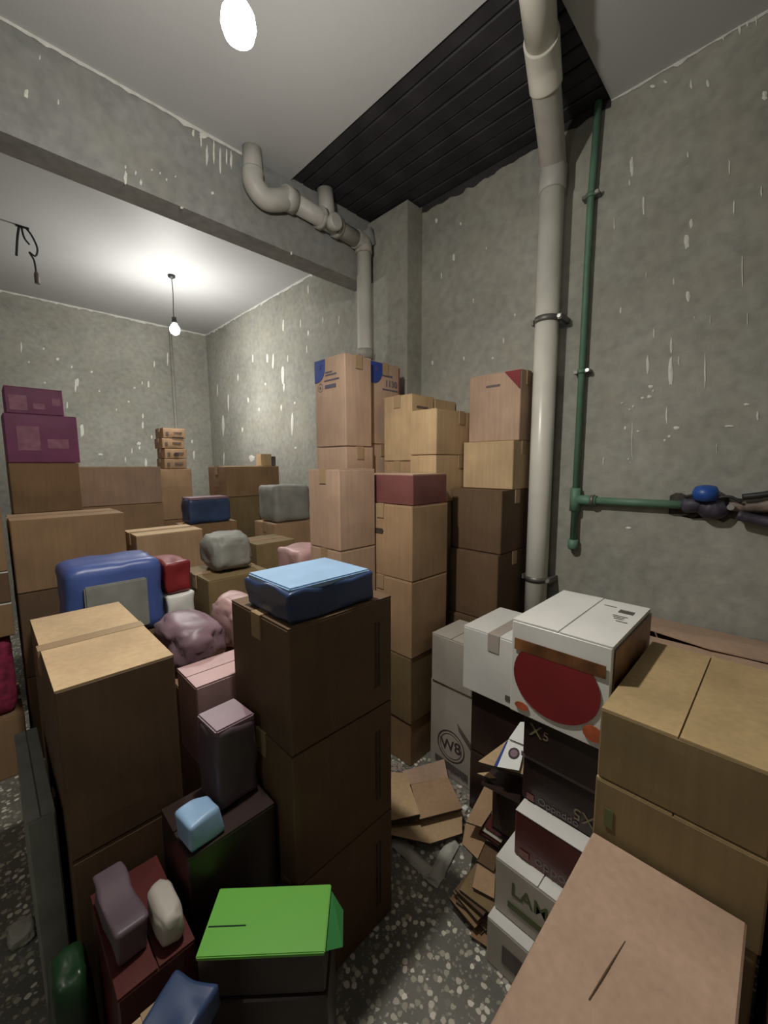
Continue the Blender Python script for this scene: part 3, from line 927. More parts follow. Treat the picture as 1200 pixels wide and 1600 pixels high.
# white box behind it
t, L, W, H = carton('pale white box in the gap between the logo box and the red-printed box', 1.36, 1.66, 0.62, 0.90, -0.93, -0.66, 'white_card', 'x', 'clear_tape', name='printed_box')
printed(t, L, W, H, '-x', [(0.70, 0.10, 0.78, 0.18)])
carton('black carton under the pale white box', 1.40, 1.70, 0.56, 0.88, -1.22, -0.932, 'black_card', 'x', None)
carton('black carton on the floor beside the logo box', 1.40, 1.70, 0.56, 0.88, FL, -1.222, 'black_card', 'x', None)

# black phone cartons, each with its own print
t, L, W, H = carton('black carton reading X5, directly under the white and red box', 1.085, 1.44, 0.272, 0.50, -0.868, -0.737, 'black_card', 'y', None, name='printed_box')
m4, _ = frame_on('-x', L, W, H)
lettering('X', 0.055, M['letter_gold'], t, m4, 0.038, 0.092); lettering('5', 0.038, M['letter_gold'], t, m4, 0.068, 0.090)
t, L, W, H = carton('black carton with upside-down X5, second below the white and red box', 1.10, 1.44, 0.272, 0.505, -1.020, -0.870, 'black_card', 'y', 'clear_tape', name='printed_box')
m4, _ = frame_on('-x', L, W, H)
lettering('Oppnddo', 0.030, M['letter_grey'], t, m4, 0.110, 0.020); lettering('X5', 0.048, M['letter_gold'], t, m4, 0.180, 0.050, math.pi)
decal_poly('red_mark', [(0.018, 0.008), (0.040, 0.008), (0.040, 0.026), (0.018, 0.026)], M['maroon'], t, m4, 0.004)
bm = bmesh.new(); add_box(bm, -0.004, 0.225, 0.138, 0.152, 0.002, 0.005, m4)
bm_obj('tape_and_lit_edge', bm, M['letter_grey'], t)
t, L, W, H = carton('dark maroon carton with painted lit top edge, resting on the white box', 1.045, 1.42, 0.272, 0.497, -1.168, -1.022, 'maroon_card', 'x', None, name='printed_box')
m4, _ = frame_on('-x', L, W, H)
lettering('oppo', 0.042, M['letter_grey'], t, m4, 0.110, 0.030)
decal_poly('red_mark', [(0.018, 0.012), (0.048, 0.012), (0.048, 0.030), (0.018, 0.030)], M['maroon'], t, m4, 0.004)
bm = bmesh.new()
add_box(bm, -L/2-0.002, -L/2+0.055, -W/2+0.002, W/2-0.002, H-0.0005, H+0.0015)
bm_obj('tape_and_lit_edge', bm, M['white_card'], t)  # white strip paints the lit top edge of the carton below
t, L, W, H = carton('white box reading LAMB in olive letters, under the dark maroon carton', 1.0, 1.27, 0.272, 0.532, -1.345, -1.170, 'grey_card', 'x', None, name='printed_box', flapmat='white_card')
m4, _ = frame_on('-x', L, W, H)
lettering('LAMB', 0.058, M['ink_olive'], t, m4, 0.125, 0.110, bold=0.001)
decal_poly('olive_bar', [(0.045, 0.045), (0.20, 0.045), (0.20, 0.066), (0.045, 0.066)], M['ink_olive'], t, m4, 0.004)
m4, _ = frame_on('top', L, W, H)
decal_poly('oval_print', ring_pts(0.02, 0.13, 0.012, 0.030, 20), M['ink_olive'], t, m4, 0.0012)
t, L, W, H = carton('white-topped carton on the floor under the LAMB box', 0.965, 1.25, 0.272, 0.535, FL, -1.347, 'grey_card', 'x', None, name='printed_box', flapmat='white_card')
printed(t, L, W, H, '-x', [(0.2, 0.3, 0.5, 0.7)])

# logo box on the floor and grey box above
t, L, W, H = carton('grey-white box with a round logo standing on the floor in the aisle', 1.478, 1.70, 0.913, 1.16, FL, -1.04, 'grey_card', 'x', None, name='printed_box')
m4, _ = frame_on('-x', L, W, H)
decal_ring('logo_ring', 0.125, 0.165, 0.078, 0.006, M['ink'], t, m4)
decal_ring('logo_ring', 0.125, 0.165, 0.062, 0.003, M['ink'], t, m4)
lettering('W8', 0.075, M['ink'], t, m4, 0.125, 0.165, 0.12, bold=0.0012)
decal_poly('logo_ribbon', [(0.16, 0.30), (0.235, 0.235), (0.235, 0.205), (0.17, 0.265)], M['ink_soft'], t, m4, 0.004)
bm = bmesh.new()
r = random.Random(3)
for k in range(20):
    u = 0.035+k*0.0095
    add_box(bm, u, u+0.006, 0.055-k*0.0008-r.uniform(0, 0.012), 0.085-k*0.0008, 0.003, 0.0045, m4)
o = bm_obj('lettering', bm, M['ink_soft'], t)
t, L, W, H = carton('plain grey box on top of the round-logo box', 1.47, 1.70, 0.925, 1.15, -1.038, -0.80, 'grey_card', 'x', None)

# ------------------------------------------------------------------ tall columns against the right wall
# right tall column (red corner mark)
t, L, W, H = carton('tan carton with a red corner mark topping the column beside the drain pipe', 1.955, 2.115, 0.985, 1.285, 0.12, 0.473, 'kraft_pink', 'y', 'tape')
m4, _ = frame_on('-x', L, W, H)
decal_poly('red_mark', [(W-0.09, H-0.004), (W-0.002, H-0.004), (W-0.002, H-0.10)], M['red'], t, m4, 0.004)
printed(t, L, W, H, '-x', [(0.35, 0.80, 0.62, 0.83)])
t, L, W, H = carton('yellowish tan carton second in the column beside the drain pipe', 1.90, 2.115, 0.985, 1.28, -0.13, 0.118, 'kraft_light', 'y', 'tape')
t, L, W, H = carton('shade-darkened brown carton third in the column beside the drain pipe', 1.80, 2.11, 0.985, 1.28, -0.45, -0.132, 'kraft_dark', 'y', 'tape')  # lower cartons darkened in colour for the shade of the stacks before them
carton('shade-darkened brown carton fourth in the column beside the drain pipe', 1.78, 2.11, 0.985, 1.28, -0.80, -0.452, 'kraft_dark', 'y', 'tape')
carton('shade-darkened brown carton fifth in the column beside the drain pipe', 1.76, 2.11, 0.985, 1.28, -1.15, -0.802, 'kraft_dark', 'y', 'tape')
carton('shade-darkened brown carton on the floor in the column beside the drain pipe', 1.76, 2.11, 0.985, 1.28, FL, -1.152, 'kraft_dark', 'y', 'tape')
# column D
t, L, W, H = carton('wide tan carton in front of the two small-topped ones, level with their base', 1.67, 2.11, 1.292, 1.47, 0.05, 0.285, 'kraft_light', 'y', 'tape')
t, L, W, H = carton('tan carton directly under the wide tan one', 1.67, 2.11, 1.292, 1.47, -0.20, 0.048, 'kraft_light', 'y', 'tape')
carton('brown carton third under the wide tan one', 1.69, 2.11, 1.292, 1.47, -0.62, -0.202, 'kraft_brown', 'y', 'tape')
carton('brown carton fourth under the wide tan one', 1.69, 2.11, 1.292, 1.47, -1.05, -0.622, 'kraft_brown', 'y', 'tape')
carton('brown carton on the floor under the wide tan one', 1.69, 2.11, 1.292, 1.47, FL, -1.052, 'kraft_brown', 'y', 'tape')
# column C, two side by side on top
t, L, W, H = carton('left of the two small-topped tan cartons before the pier', 1.70, 1.893, 1.485, 1.70, 0.02, 0.384, 'kraft_light', 'x', 'tape', group='pair of tan cartons before the pier')
printed(t, L, W, H, '-y', [(0.2, 0.8, 0.7, 0.83), (0.3, 0.72, 0.6, 0.74)])
t, L, W, H = carton('right of the two small-topped tan cartons before the pier', 1.905, 2.11, 1.487, 1.70, 0.02, 0.378, 'kraft_light', 'x', 'tape', group='pair of tan cartons before the pier')
printed(t, L, W, H, '-y', [(0.2, 0.8, 0.8, 0.83)])
for k, (za, zb, w_) in enumerate(((-0.36, 0.018, 'first'), (-0.74, -0.362, 'second'), (-1.12, -0.742, 'third'), (FL, -1.122, 'lowest'))):
    carton('%s hidden tan carton below the pair before the pier' % w_, 1.70, 2.11, 1.487, 1.70, za, zb, 'kraft', 'x', 'tape')


# columns A and B: tall cartons with a blue shield
def shield(t, L, W, H, face):
    m4, _ = frame_on(face, L, W, H)
    wd = L if face == '-y' else W
    s = min(0.10, wd*0.4)
    pts = [(0.004, H-0.004), (s, H-0.004)]
    for k in range(9):
        a = k/8*math.pi/2
        pts.append((0.004+(s-0.004)*math.cos(a)**0.7, H-0.004-s*0.35-s*0.85*math.sin(a)**0.9))
    decal_poly('blue_shield', pts, M['blue'], t, m4, 0.004)
    decal_poly('shield_emblem', [(s*0.38, H-0.03), (s*0.5, H-0.055), (s*0.62, H-0.03), (s*0.5, H-0.04)], M['ink_blue'], t, m4, 0.0048)
    return m4


t, L, W, H = carton('tall rosy carton with a blue shield on its left side, topping the middle column', 1.41, 1.60, 1.70, 1.97, 0.10, 0.585, 'kraft_pink', 'y', 'tape')
m4 = shield(t, L, W, H, '-x')
decal_ring('printed_ring', 0.055, H-0.155, 0.024, 0.004, M['ink_blue'], t, m4)
decal_poly('printed_mark', ring_pts(0.055, H-0.155, 0.007, None, 10), M['ink_blue'], t, m4, 0.004)
printed(t, L, W, H, '-x', [(0.38, 0.80, 0.74, 0.815), (0.38, 0.83, 0.60, 0.845), (0.34, 0.74, 0.82, 0.755), (0.36, 0.66, 0.72, 0.70)], 'ink_blue')
t, L, W, H = carton('tall rosy carton with a blue shield and numerals, right of the other shield carton', 1.625, 1.875, 1.74, 1.975, 0.12, 0.592, 'kraft_pink', 'y', 'tape')
m4 = shield(t, L, W, H, '-y')
lettering('1130', 0.052, M['ink_blue'], t, m4, L*0.70, H-0.115, bold=0.001)
printed(t, L, W, H, '-y', [(0.40, 0.84, 0.74, 0.86), (0.40, 0.675, 0.92, 0.69)], 'ink_blue')
decal_poly('red_edge', [(L-0.012, 0.01), (L-0.002, 0.01), (L-0.002, H-0.01), (L-0.012, H-0.01)], M['maroon'], t, m4, 0.004)
for k, (za, zb, w_, mt) in enumerate(((-0.33, 0.098, 'second', 'kraft_pink'), (-0.73, -0.332, 'third', 'kraft_pink'), (-1.12, -0.732, 'fourth', 'kraft'), (FL, -1.122, 'lowest', 'kraft'))):
    carton('%s carton in the column topped by the shield carton' % w_, 1.41, 1.61, 1.70, 1.97, za, zb, mt, 'y', 'tape')
for k, (za, zb, w_, mt) in enumerate(((-0.30, 0.118, 'second', 'kraft_pink'), (-0.72, -0.302, 'third', 'kraft'), (-1.12, -0.722, 'fourth', 'kraft'), (FL, -1.122, 'lowest', 'kraft'))):
    carton('%s carton in the column topped by the numeral carton' % w_, 1.628, 1.835, 1.74, 1.975, za, zb, mt, 'y', 'tape')

# column H: brown column facing the aisle, maroon carton on top
t, L, W, H = carton('maroon-printed carton on top of the brown aisle column', 1.40, 1.66, 1.215, 1.60, -0.19, -0.045, 'maroon', 'x', None, name='printed_box', flapmat='kraft_pink')
t, L, W, H = carton('tan carton with a hand hole below the maroon-printed one', 1.39, 1.665, 1.21, 1.62, -0.55, -0.192, 'kraft', 'x', 'tape')
handle_slot(t, L, W, H, '-x', 0.45, 0.62)
t, L, W, H = carton('tan carton third in the brown aisle column', 1.388, 1.665, 1.21, 1.62, -0.93, -0.552, 'kraft', 'x', 'tape')
t, L, W, H = carton('brown carton fourth in the aisle column', 1.388, 1.665, 1.213, 1.62, -1.27, -0.932, 'kraft_olive', 'x', 'tape')
t, L, W, H = carton('brown carton on the floor at the foot of the aisle column', 1.395, 1.66, 1.22, 1.60, FL, -1.272, 'kraft_brown', 'x', 'tape')
# column G
for k, (za, zb, lb, mt) in enumerate(((-0.40, -0.02, 'tan carton on top of the middle column behind the pale blue pack', 'kraft_pink'), (-0.80, -0.402, 'tan carton second in the column behind the pale blue pack', 'kraft_pink'),
                                      (-1.15, -0.802, 'tan carton third in the column behind the pale blue pack', 'kraft'), (FL, -1.152, 'tan carton on the floor in the column behind the pale blue pack', 'kraft'))):
    t, L, W, H = carton(lb, 1.15, 1.375, 1.44, 1.68, za, zb, mt, 'x', 'tape')

# tall dark column T in the foreground with the pale blue pack on it
for k, (za, zb, lb, mt) in enumerate(((-0.74, -0.40, 'dark brown carton on top of the foreground column', 'kraft_dark'), (-1.12, -0.742, 'dark brown carton midway down the foreground column', 'kraft_dark'),
                                      (FL, -1.122, 'dark brown carton on the floor in the foreground column', 'kraft_dark'))):
    t, L, W, H = carton(lb, 0.50, 0.865, 0.835, 1.15, za, zb, mt, 'x', 'tape')
    printed(t, L, W, H, '-y', [(0.80, 0.2, 0.815, 0.8), (0.84, 0.2, 0.85, 0.8)], 'edge')
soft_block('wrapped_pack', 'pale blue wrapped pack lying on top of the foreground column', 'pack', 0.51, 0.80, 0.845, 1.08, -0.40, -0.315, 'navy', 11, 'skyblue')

# ------------------------------------------------------------------ left foreground
t, L, W, H = carton('big carton with lit tan top and shaded front painted in, at the left', 0.075, 0.325, 1.12, 1.72, -0.93, -0.50, 'kraft_dark', 'x', 'tape', flapmat='kraft_light')  # dark body and pale flaps put shade and lamplight into the colours
t, L, W, H = carton('dark carton on the floor under the big pale-topped one', 0.075, 0.325, 1.12, 1.72, FL, -0.932, 'kraft_dark', 'x', 'tape')
carton('slim grey carton standing against the left side of the big pale-topped carton', 0.006, 0.060, 1.18, 1.62, FL, -0.82, 'sack_grey', 'y', None)
sack('bag', 'dark green plastic bag on the floor at the lower left', 'bag', (0.045, 1.03, -1.5), (0.085, 0.15, 0.44), 'dark_green', 2.2, None, 0.12)
t, L, W, H = carton('dark maroon carton in front of the big pale-topped carton', 0.10, 0.245, 0.83, 1.10, FL, -1.02, 'maroon_card', 'y', None)
soft_block('wrapped_pack', 'dusky mauve pack on the dark maroon carton', 'pack', 0.105, 0.17, 0.88, 1.07, -1.02, -0.945, 'mauve_dim', 6, None, 4)
t, L, W, H = carton('small white-sided carton at the lower left corner of the pile', 0.09, 0.215, 0.64, 0.79, FL, -1.04, 'grey_card', 'y', 'tape', flapmat='kraft_light')
soft_block('wrapped_pack', 'blue wrapped pack lying across the small white-sided carton', 'pack', 0.125, 0.225, 0.66, 0.76, -1.04, -0.985, 'navy', 9, None, 30)
sack('bag', 'small pale grey bag on the dark maroon carton beside the green box', 'bag', (0.208, 0.90, -1.02), (0.055, 0.12, 0.08), 'grey_card', 4.7, None, 0.10)
t, L, W, H = carton('black carton standing between the green box and the foreground column', 0.262, 0.485, 0.905, 1.10, FL, -0.90, 'black_card', 'x', None)
soft_block('wrapped_pack', 'small grey-blue pack on the black carton behind the green box', 'pack', 0.265, 0.35, 0.91, 0.985, -0.90, -0.83, 'skyblue', 4, None, 6)
soft_block('wrapped_pack', 'pinkish wrapped pack at the back of the black carton', 'pack', 0.36, 0.475, 0.97, 1.09, -0.90, -0.68, 'mauve_dim', 7, 'mauve', 3)

# bright green box on a dark carton
an = math.radians(137)
gx0, gy0 = 0.42, 0.60
def green_corner(a, b): return (gx0+a*math.cos(an)+b*math.cos(an-math.pi/2), gy0+a*math.sin(an)+b*math.sin(an-math.pi/2))
gl, gw, gh = 0.262, 0.135, 0.10
c = green_corner(gl/2, gw/2)
gb = thing('green_box', 'bright green box with one side flap open, at the bottom of the picture', 'box', (c[0], c[1], -1.10+CZ), an)
bm_obj('body', body_mesh(gl, gw, gh-0.006, 31, 0.002), M['black_card'], gb)
bm = bmesh.new(); add_box(bm, -gl/2-0.001, gl/2+0.001, -gw/2-0.001, gw/2+0.001, gh-0.010, gh)
bmesh.ops.bevel(bm, geom=list(bm.edges), offset=0.002, segments=2, affect='EDGES')
bm_obj('lid', bm, M['green'], gb)
bm = bmesh.new(); add_box(bm, gl/2-0.085, gl/2-0.004, 0.012, 0.0145, gh, gh+0.0012)
bm_obj('lid_slit', bm, M['dark_green'], gb)
bm = bmesh.new()
f = [bm.verts.new(v) for v in ((-gl/2-0.002, -gw/2+0.005, gh-0.012), (-gl/2-0.002, gw/2-0.01, gh-0.012), (-gl/2-0.034, gw/2-0.045, gh-0.052), (-gl/2-0.030, -gw/2+0.012, gh-0.058))]
g = [bm.verts.new(v.co+Vector((0.002, 0, -0.002))) for v in f]
bm.faces.new(f); bm.faces.new(g[::-1])
for i in range(4): bm.faces.new((f[i], g[i], g[(i+1) % 4], f[(i+1) % 4]))
bmesh.ops.recalc_face_normals(bm, faces=bm.faces)
bm_obj('side_flap', bm, M['green_side'], gb)
c = green_corner(gl/2, gw/2+0.004)
t = thing('cardboard_box', 'dark carton underneath the bright green box', 'box', (c[0], c[1], 0), an)
bm_obj('body', body_mesh(gl+0.01, gw+0.02, 0.398, 77, 0.003), M['black_card'], t)
m4 = Matrix(((-1, 0, 0, (gl+0.01)/2), (0, 0, 1, (gw+0.02)/2), (0, 1, 0, 0), (0, 0, 0, 1)))

# ------------------------------------------------------------------ the middle of the stockroom
def column(x0, x1, y0, y1, levels, seam='x', tape='tape'):
    """levels: list of (z0, z1, material, label, flap material)"""
    for lv in levels:
        carton(lv[3], x0, x1, y0, y1, lv[0], lv[1], lv[2], seam, tape, flapmat=lv[4] if len(lv) > 4 else None)


# left edge column
column(-0.42, 0.055, 2.55, 2.95, [
    (FL, -1.20, 'kraft_brown', 'brown carton at the foot of the stack on the left edge'),
    (-0.80, -0.64, 'kraft_brown', 'flat brown carton just above the crimson bundle on the left edge', 'white_card'),
    (-0.638, -0.49, 'kraft_dark', 'dark flat carton with a pale top rim on the left edge', 'white_card'),
    (-0.488, -0.08, 'kraft_brown', 'tall brown carton on the left edge below the pale tan one'),
    (-0.078, 0.13, 'kraft_pink', 'pale tan carton on the left edge beside the magenta boxes')])
soft_block('cloth_bundle', 'crimson patterned cloth bundle in the stack on the left edge', 'bundle', -0.40, 0.04, 2.57, 2.93, -1.197, -0.806, 'crimson', 17, None, amp=0.006)

# magenta boxes
t, L, W, H = carton('magenta box at the top of the left pile, pale printed panels', 0.147, 0.43, 3.42, 3.66, 0.325, 0.49, 'purple', 'x', None, name='printed_box')
printed(t, L, W, H, '-y', [(0.06, 0.12, 0.36, 0.68), (0.46, 0.2, 0.66, 0.42), (0.80, 0.36, 0.95, 0.66)], 'purple_pale')
t, L, W, H = carton('wide magenta box second from the top of the left pile', 0.13, 0.49, 3.40, 3.68, 0.02, 0.323, 'purple', 'x', None, name='printed_box')
printed(t, L, W, H, '-y', [(0.15, 0.25, 0.45, 0.75), (0.55, 0.3, 0.85, 0.5)], 'purple_pale')
column(0.13, 0.48, 3.40, 3.70, [
    (-0.30, 0.018, 'kraft_brown', 'brown carton right under the magenta boxes'),
    (-0.70, -0.302, 'kraft_dark', 'dark carton third below the magenta boxes'),
    (-1.10, -0.702, 'kraft_dark', 'dark carton fourth below the magenta boxes'),
    (FL, -1.102, 'kraft_dark', 'dark carton on the floor below the magenta boxes')])

# wide brown row
column(0.50, 1.04, 3.60, 4.0, [
    (-0.30, -0.01, 'kraft_pink', 'wide rosy-brown carton on top of the row right of the magenta boxes'),
    (-0.66, -0.302, 'kraft', 'wide tan carton second in the row right of the magenta boxes'),
    (-1.08, -0.662, 'kraft_brown', 'wide brown carton third in the row right of the magenta boxes'),
    (FL, -1.082, 'kraft_brown', 'wide brown carton lowest in the row right of the magenta boxes')])
# little cartons in a tower
lv = [('topmost little carton of the narrow tower under the far bulb', 0.246, 0.336, 0.0), ('second little carton of the narrow tower under the far bulb', 0.154, 0.244, 0.012),
      ('third little carton of the narrow tower, round mark on its face', 0.062, 0.152, -0.004), ('lowest little carton of the narrow tower under the far bulb', -0.030, 0.060, 0.004)]
for k, (lb, za, zb, sh) in enumerate(lv):
    t, L, W, H = carton(lb, 1.195-sh, 1.385-sh, 4.0, 4.22, za, zb, 'kraft', 'x', 'tape', group='little cartons in the narrow tower')
    printed(t, L, W, H, '-y', [(0.12, 0.3, 0.24, 0.6), (0.45, 0.55, 0.85, 0.62), (0.45, 0.42, 0.8, 0.48)], 'ink_soft')
    if k == 2:
        m4, _ = frame_on('-y', L, W, H)
        decal_poly('round_mark', ring_pts(L*0.5, H*0.4, 0.022, 0.016, 14), M['ink'], t, m4, 0.004)
    if k == 0:
        m4, _ = frame_on('-y', L, W, H)
        decal_poly('dark_slot', [(L*0.4, 0.001), (L*0.9, 0.001), (L*0.9, 0.012), (L*0.4, 0.012)], M['edge'], t, m4, 0.004)
column(1.12, 1.42, 4.0, 4.35, [
    (-0.5, -0.032, 'kraft', 'tan carton carrying the narrow tower of little cartons'),
    (-1.0, -0.502, 'kraft_brown', 'brown carton second below the narrow tower'),
    (FL, -1.002, 'kraft_brown', 'brown carton on the floor below the narrow tower')])

# far right of the back room
column(1.40, 1.88, 3.20, 3.55, [
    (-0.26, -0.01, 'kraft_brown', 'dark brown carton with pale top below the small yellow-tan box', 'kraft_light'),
    (-0.66, -0.262, 'kraft_olive', 'olive-brown carton second in the stack with the small yellow-tan box'),
    (-1.08, -0.662, 'kraft_brown', 'brown carton third in the stack with the small yellow-tan box'),
    (FL, -1.082, 'kraft_brown', 'brown carton lowest in the stack with the small yellow-tan box')])
t, L, W, H = carton('small yellow-tan box standing alone on the far stack near the right wall', 1.735, 1.835, 3.24, 3.33, -0.01, 0.095, 'kraft_light', 'x', None)
t, L, W, H = carton('dark side of the small yellow-tan box, added as its own slab', 1.842, 1.876, 3.24, 3.30, -0.01, 0.075, 'ink_soft', 'x', None)  # separate dark slab paints the shaded side of the yellow-tan box

column(0.98, 1.36, 2.95, 3.15, [
    (-0.85, -0.42, 'kraft_brown', 'brown carton under the navy pack'),
    (FL, -0.852, 'kraft_brown', 'brown carton on the floor under the navy pack')])
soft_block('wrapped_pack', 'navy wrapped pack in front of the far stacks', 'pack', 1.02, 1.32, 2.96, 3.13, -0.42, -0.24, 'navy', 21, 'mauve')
column(1.45, 1.80, 2.55, 2.85, [
    (-0.78, -0.42, 'kraft', 'tan carton under the pale green pack'),
    (-1.15, -0.782, 'kraft_brown', 'brown carton second under the pale green pack'),
    (FL, -1.152, 'kraft_brown', 'brown carton lowest under the pale green pack')])
soft_block('wrapped_pack', 'pale green wrapped pack near the right wall beyond the beam', 'pack', 1.47, 1.78, 2.57, 2.82, -0.42, -0.15, 'sack_grey', 13, None)
column(0.60, 0.97, 2.60, 2.90, [
    (-0.80, -0.40, 'kraft', 'tan-lidded carton in the middle of the back room', 'kraft_light'),
    (-1.15, -0.802, 'kraft_brown', 'brown carton under the tan-lidded one'),
    (FL, -1.152, 'kraft_brown', 'brown carton on the floor under the tan-lidded one')])
column(0.08, 0.55, 2.60, 2.95, [
    (-0.62, -0.26, 'kraft_brown', 'brown carton behind the blue-rimmed pack'),
    (-1.05, -0.622, 'kraft_dark', 'dark carton second behind the blue-rimmed pack'),
    (FL, -1.052, 'kraft_dark', 'dark carton on the floor behind the blue-rimmed pack')])
column(1.10, 1.36, 2.15, 2.42, [
    (-0.80, -0.46, 'kraft_olive', 'olive-tan carton behind the rosy foreground columns'),
    (-1.15, -0.802, 'kraft_brown', 'brown carton second behind the rosy foreground columns'),
    (FL, -1.152, 'kraft_brown', 'brown carton lowest behind the rosy foreground columns')])
column(1.12, 1.36, 1.74, 2.0, [
    (-1.0, -0.62, 'kraft', 'tan carton under the whitish pack'),
    (FL, -1.002, 'kraft', 'tan carton on the floor under the whitish pack')])
soft_block('wrapped_pack', 'whitish mauve pack left of the tall rosy column', 'pack', 1.13, 1.35, 1.75, 1.98, -0.62, -0.45, 'pink', 3, None)
column(0.74, 1.06, 1.95, 2.3, [
    (-0.95, -0.56, 'kraft_olive', 'golden-brown carton right of the red and white packs'),
    (FL, -0.952, 'kraft_brown', 'brown carton under the golden-brown one')])
sack('sack', 'grey-green sack slumped on the golden-brown carton', 'sack', (0.92, 2.14, -0.56), (0.24, 0.26, 0.20), 'sack_grey', 6.6, None)
# blue rimmed pack and its neighbours
column(0.17, 0.70, 2.0, 2.35, [
    (-1.12, -0.75, 'kraft_dark', 'dark carton under the blue-rimmed pack'),
    (FL, -1.122, 'kraft_dark', 'dark carton on the floor under the blue-rimmed pack')])
bp_ = soft_block('wrapped_pack', 'grey-fronted pack with a blue rim behind the big pale-topped carton', 'pack', 0.20, 0.56, 2.01, 2.30, -0.75, -0.42, 'vividblue', 19, None)
bm = bmesh.new(); add_box(bm, -0.12, 0.11, -0.163, -0.14, 0.03, 0.25)
bmesh.ops.bevel(bm, geom=list(bm.edges), offset=0.006, segments=2, affect='EDGES')
bm_obj('front_sheet', bm, M['sack_grey'], bp_)
soft_block('wrapped_pack', 'white pack under the red one beside the blue-rimmed pack', 'pack', 0.572, 0.695, 2.01, 2.25, -0.75, -0.61, 'white_card', 23, None)
soft_block('wrapped_pack', 'red wrapped pack beside the blue-rimmed pack', 'pack', 0.572, 0.69, 2.02, 2.25, -0.61, -0.46, 'red', 24, None)
# mauve pile between the left carton and the foreground column
column(0.40, 0.78, 1.34, 1.70, [
    (-1.05, -0.72, 'kraft_brown', 'brown carton under the mauve bags'),
    (FL, -1.052, 'kraft_brown', 'brown carton on the floor under the mauve bags')])
sack('bag', 'mauve plastic bag between the pale-topped carton and the foreground column', 'bag', (0.50, 1.52, -0.72), (0.20, 0.30, 0.17), 'mauve', 1.3, None)
sack('bag', 'cream plastic bag beside the mauve one', 'bag', (0.69, 1.52, -0.72), (0.16, 0.28, 0.20), 'pink', 12.3, None)
t, L, W, H = carton('pale pink printed carton wedged behind the foreground column', 0.39, 0.62, 1.165, 1.325, -0.90, -0.64, 'pink', 'x', None, name='printed_box')
carton('brown carton under the pale pink printed one', 0.39, 0.62, 1.165, 1.325, FL, -0.902, 'kraft_brown', 'x', None)
column(0.82, 1.10, 1.30, 1.66, [
    (-1.0, -0.60, 'kraft_brown', 'brown carton hidden behind the foreground column'),
    (FL, -1.002, 'kraft_brown', 'brown carton on the floor hidden behind the foreground column')])

# ------------------------------------------------------------------ flattened cardboard and litter
fc = thing('flattened_carton', 'big unfolded tan carton lying on the terrazzo beside the foreground column', 'cardboard', (0, 0, 0))
def fl(px, py, z): p = at(px, py, 2, z); return (p.x, p.y)
def P(name, pts, z, mat, parent, tilt=None): return panel_px(name, [fl(a, b, z) for a, b in pts], z, M[mat], parent, 0.010, tilt)
P('panel', [(585, 1204), (634, 1208), (656, 1272), (592, 1276)], -1.40, 'kraft_light', fc, [0.0, 0.0, 0, -0.03])
P('panel', [(642, 1226), (700, 1214), (722, 1263), (656, 1280)], -1.415, 'kraft', fc)
P('panel', [(628, 1205), (694, 1186), (700, 1214), (640, 1226)], -1.42, 'kraft_pink', fc)
P('panel', [(600, 1284), (722, 1268), (722, 1302), (672, 1318), (600, 1302)], -1.455, 'kraft_light', fc)
P('panel', [(590, 1225), (610, 1240), (650, 1282), (588, 1288)], -1.43, 'kraft_olive', fc)
reparent_origin(fc, (1.15, 1.05, 0.0))
def sheet(label, pts, z, mat, tilt=None, cat='cardboard', name='cardboard_sheet', group=None):
    q = [fl(a, b, z) for a, b in pts]
    cx = sum(p[0] for p in q)/len(q); cy = sum(p[1] for p in q)/len(q)
    o = panel_px(name, [(p[0]-cx, p[1]-cy) for p in q], z-CZ, M[mat], None, 0.005, tilt)
    o.location = (cx, cy, CZ)
    return tag(o, label, cat, group)


sheet('tan cardboard strip standing out highest above the LAMB box, next to the black cartons', [(757, 1228), (786, 1240), (752, 1292), (728, 1284)], -1.30, 'kraft')
sheet('short tan cardboard piece against the side of the white LAMB box', [(772, 1250), (808, 1268), (800, 1290), (768, 1272)], -1.27, 'kraft')
sheet('grey-brown cardboard piece left of the maroon sheets', [(728, 1285), (766, 1298), (746, 1342), (722, 1318)], -1.37, 'kraft')
sheet('square tan cardboard piece at the foot of the LAMB box', [(746, 1348), (774, 1362), (772, 1404), (738, 1386)], -1.385, 'kraft')
sheet('brown cardboard piece under the square tan one', [(748, 1400), (780, 1418), (772, 1440), (745, 1420)], -1.465, 'kraft_brown')
sheet('dark-edged cardboard piece nearest the big plain tan box', [(742, 1440), (775, 1452), (768, 1484), (735, 1462)], -1.485, 'kraft_brown')
for k, (dx, dz, mt, lb) in enumerate(((0, 0, 'maroon_card', 'upper maroon folded sheet left of the LAMB box'), (-5, -0.010, 'grey_card', 'pale folded sheet between the two maroon ones'),
                                      (-8, -0.020, 'maroon_card', 'lower maroon folded sheet left of the LAMB box'), (-10, -0.030, 'red', 'red-edged folded sheet at the bottom of the maroon pile'))):
    sheet(lb, [(770+dx, 1270-dx), (800+dx, 1286-dx), (788+dx, 1312-dx), (758+dx, 1292-dx)], -1.31+dz, mt)
sheet('dark brown sheet lying below the maroon pile', [(756, 1310), (780, 1326), (772, 1362), (744, 1344)], -1.375, 'kraft_dark')
hp = thing('flattened_carton', 'low heap of folded brown cardboard underneath the loose sheets beside the LAMB box', 'cardboard', (1.085, 0.625, 0))
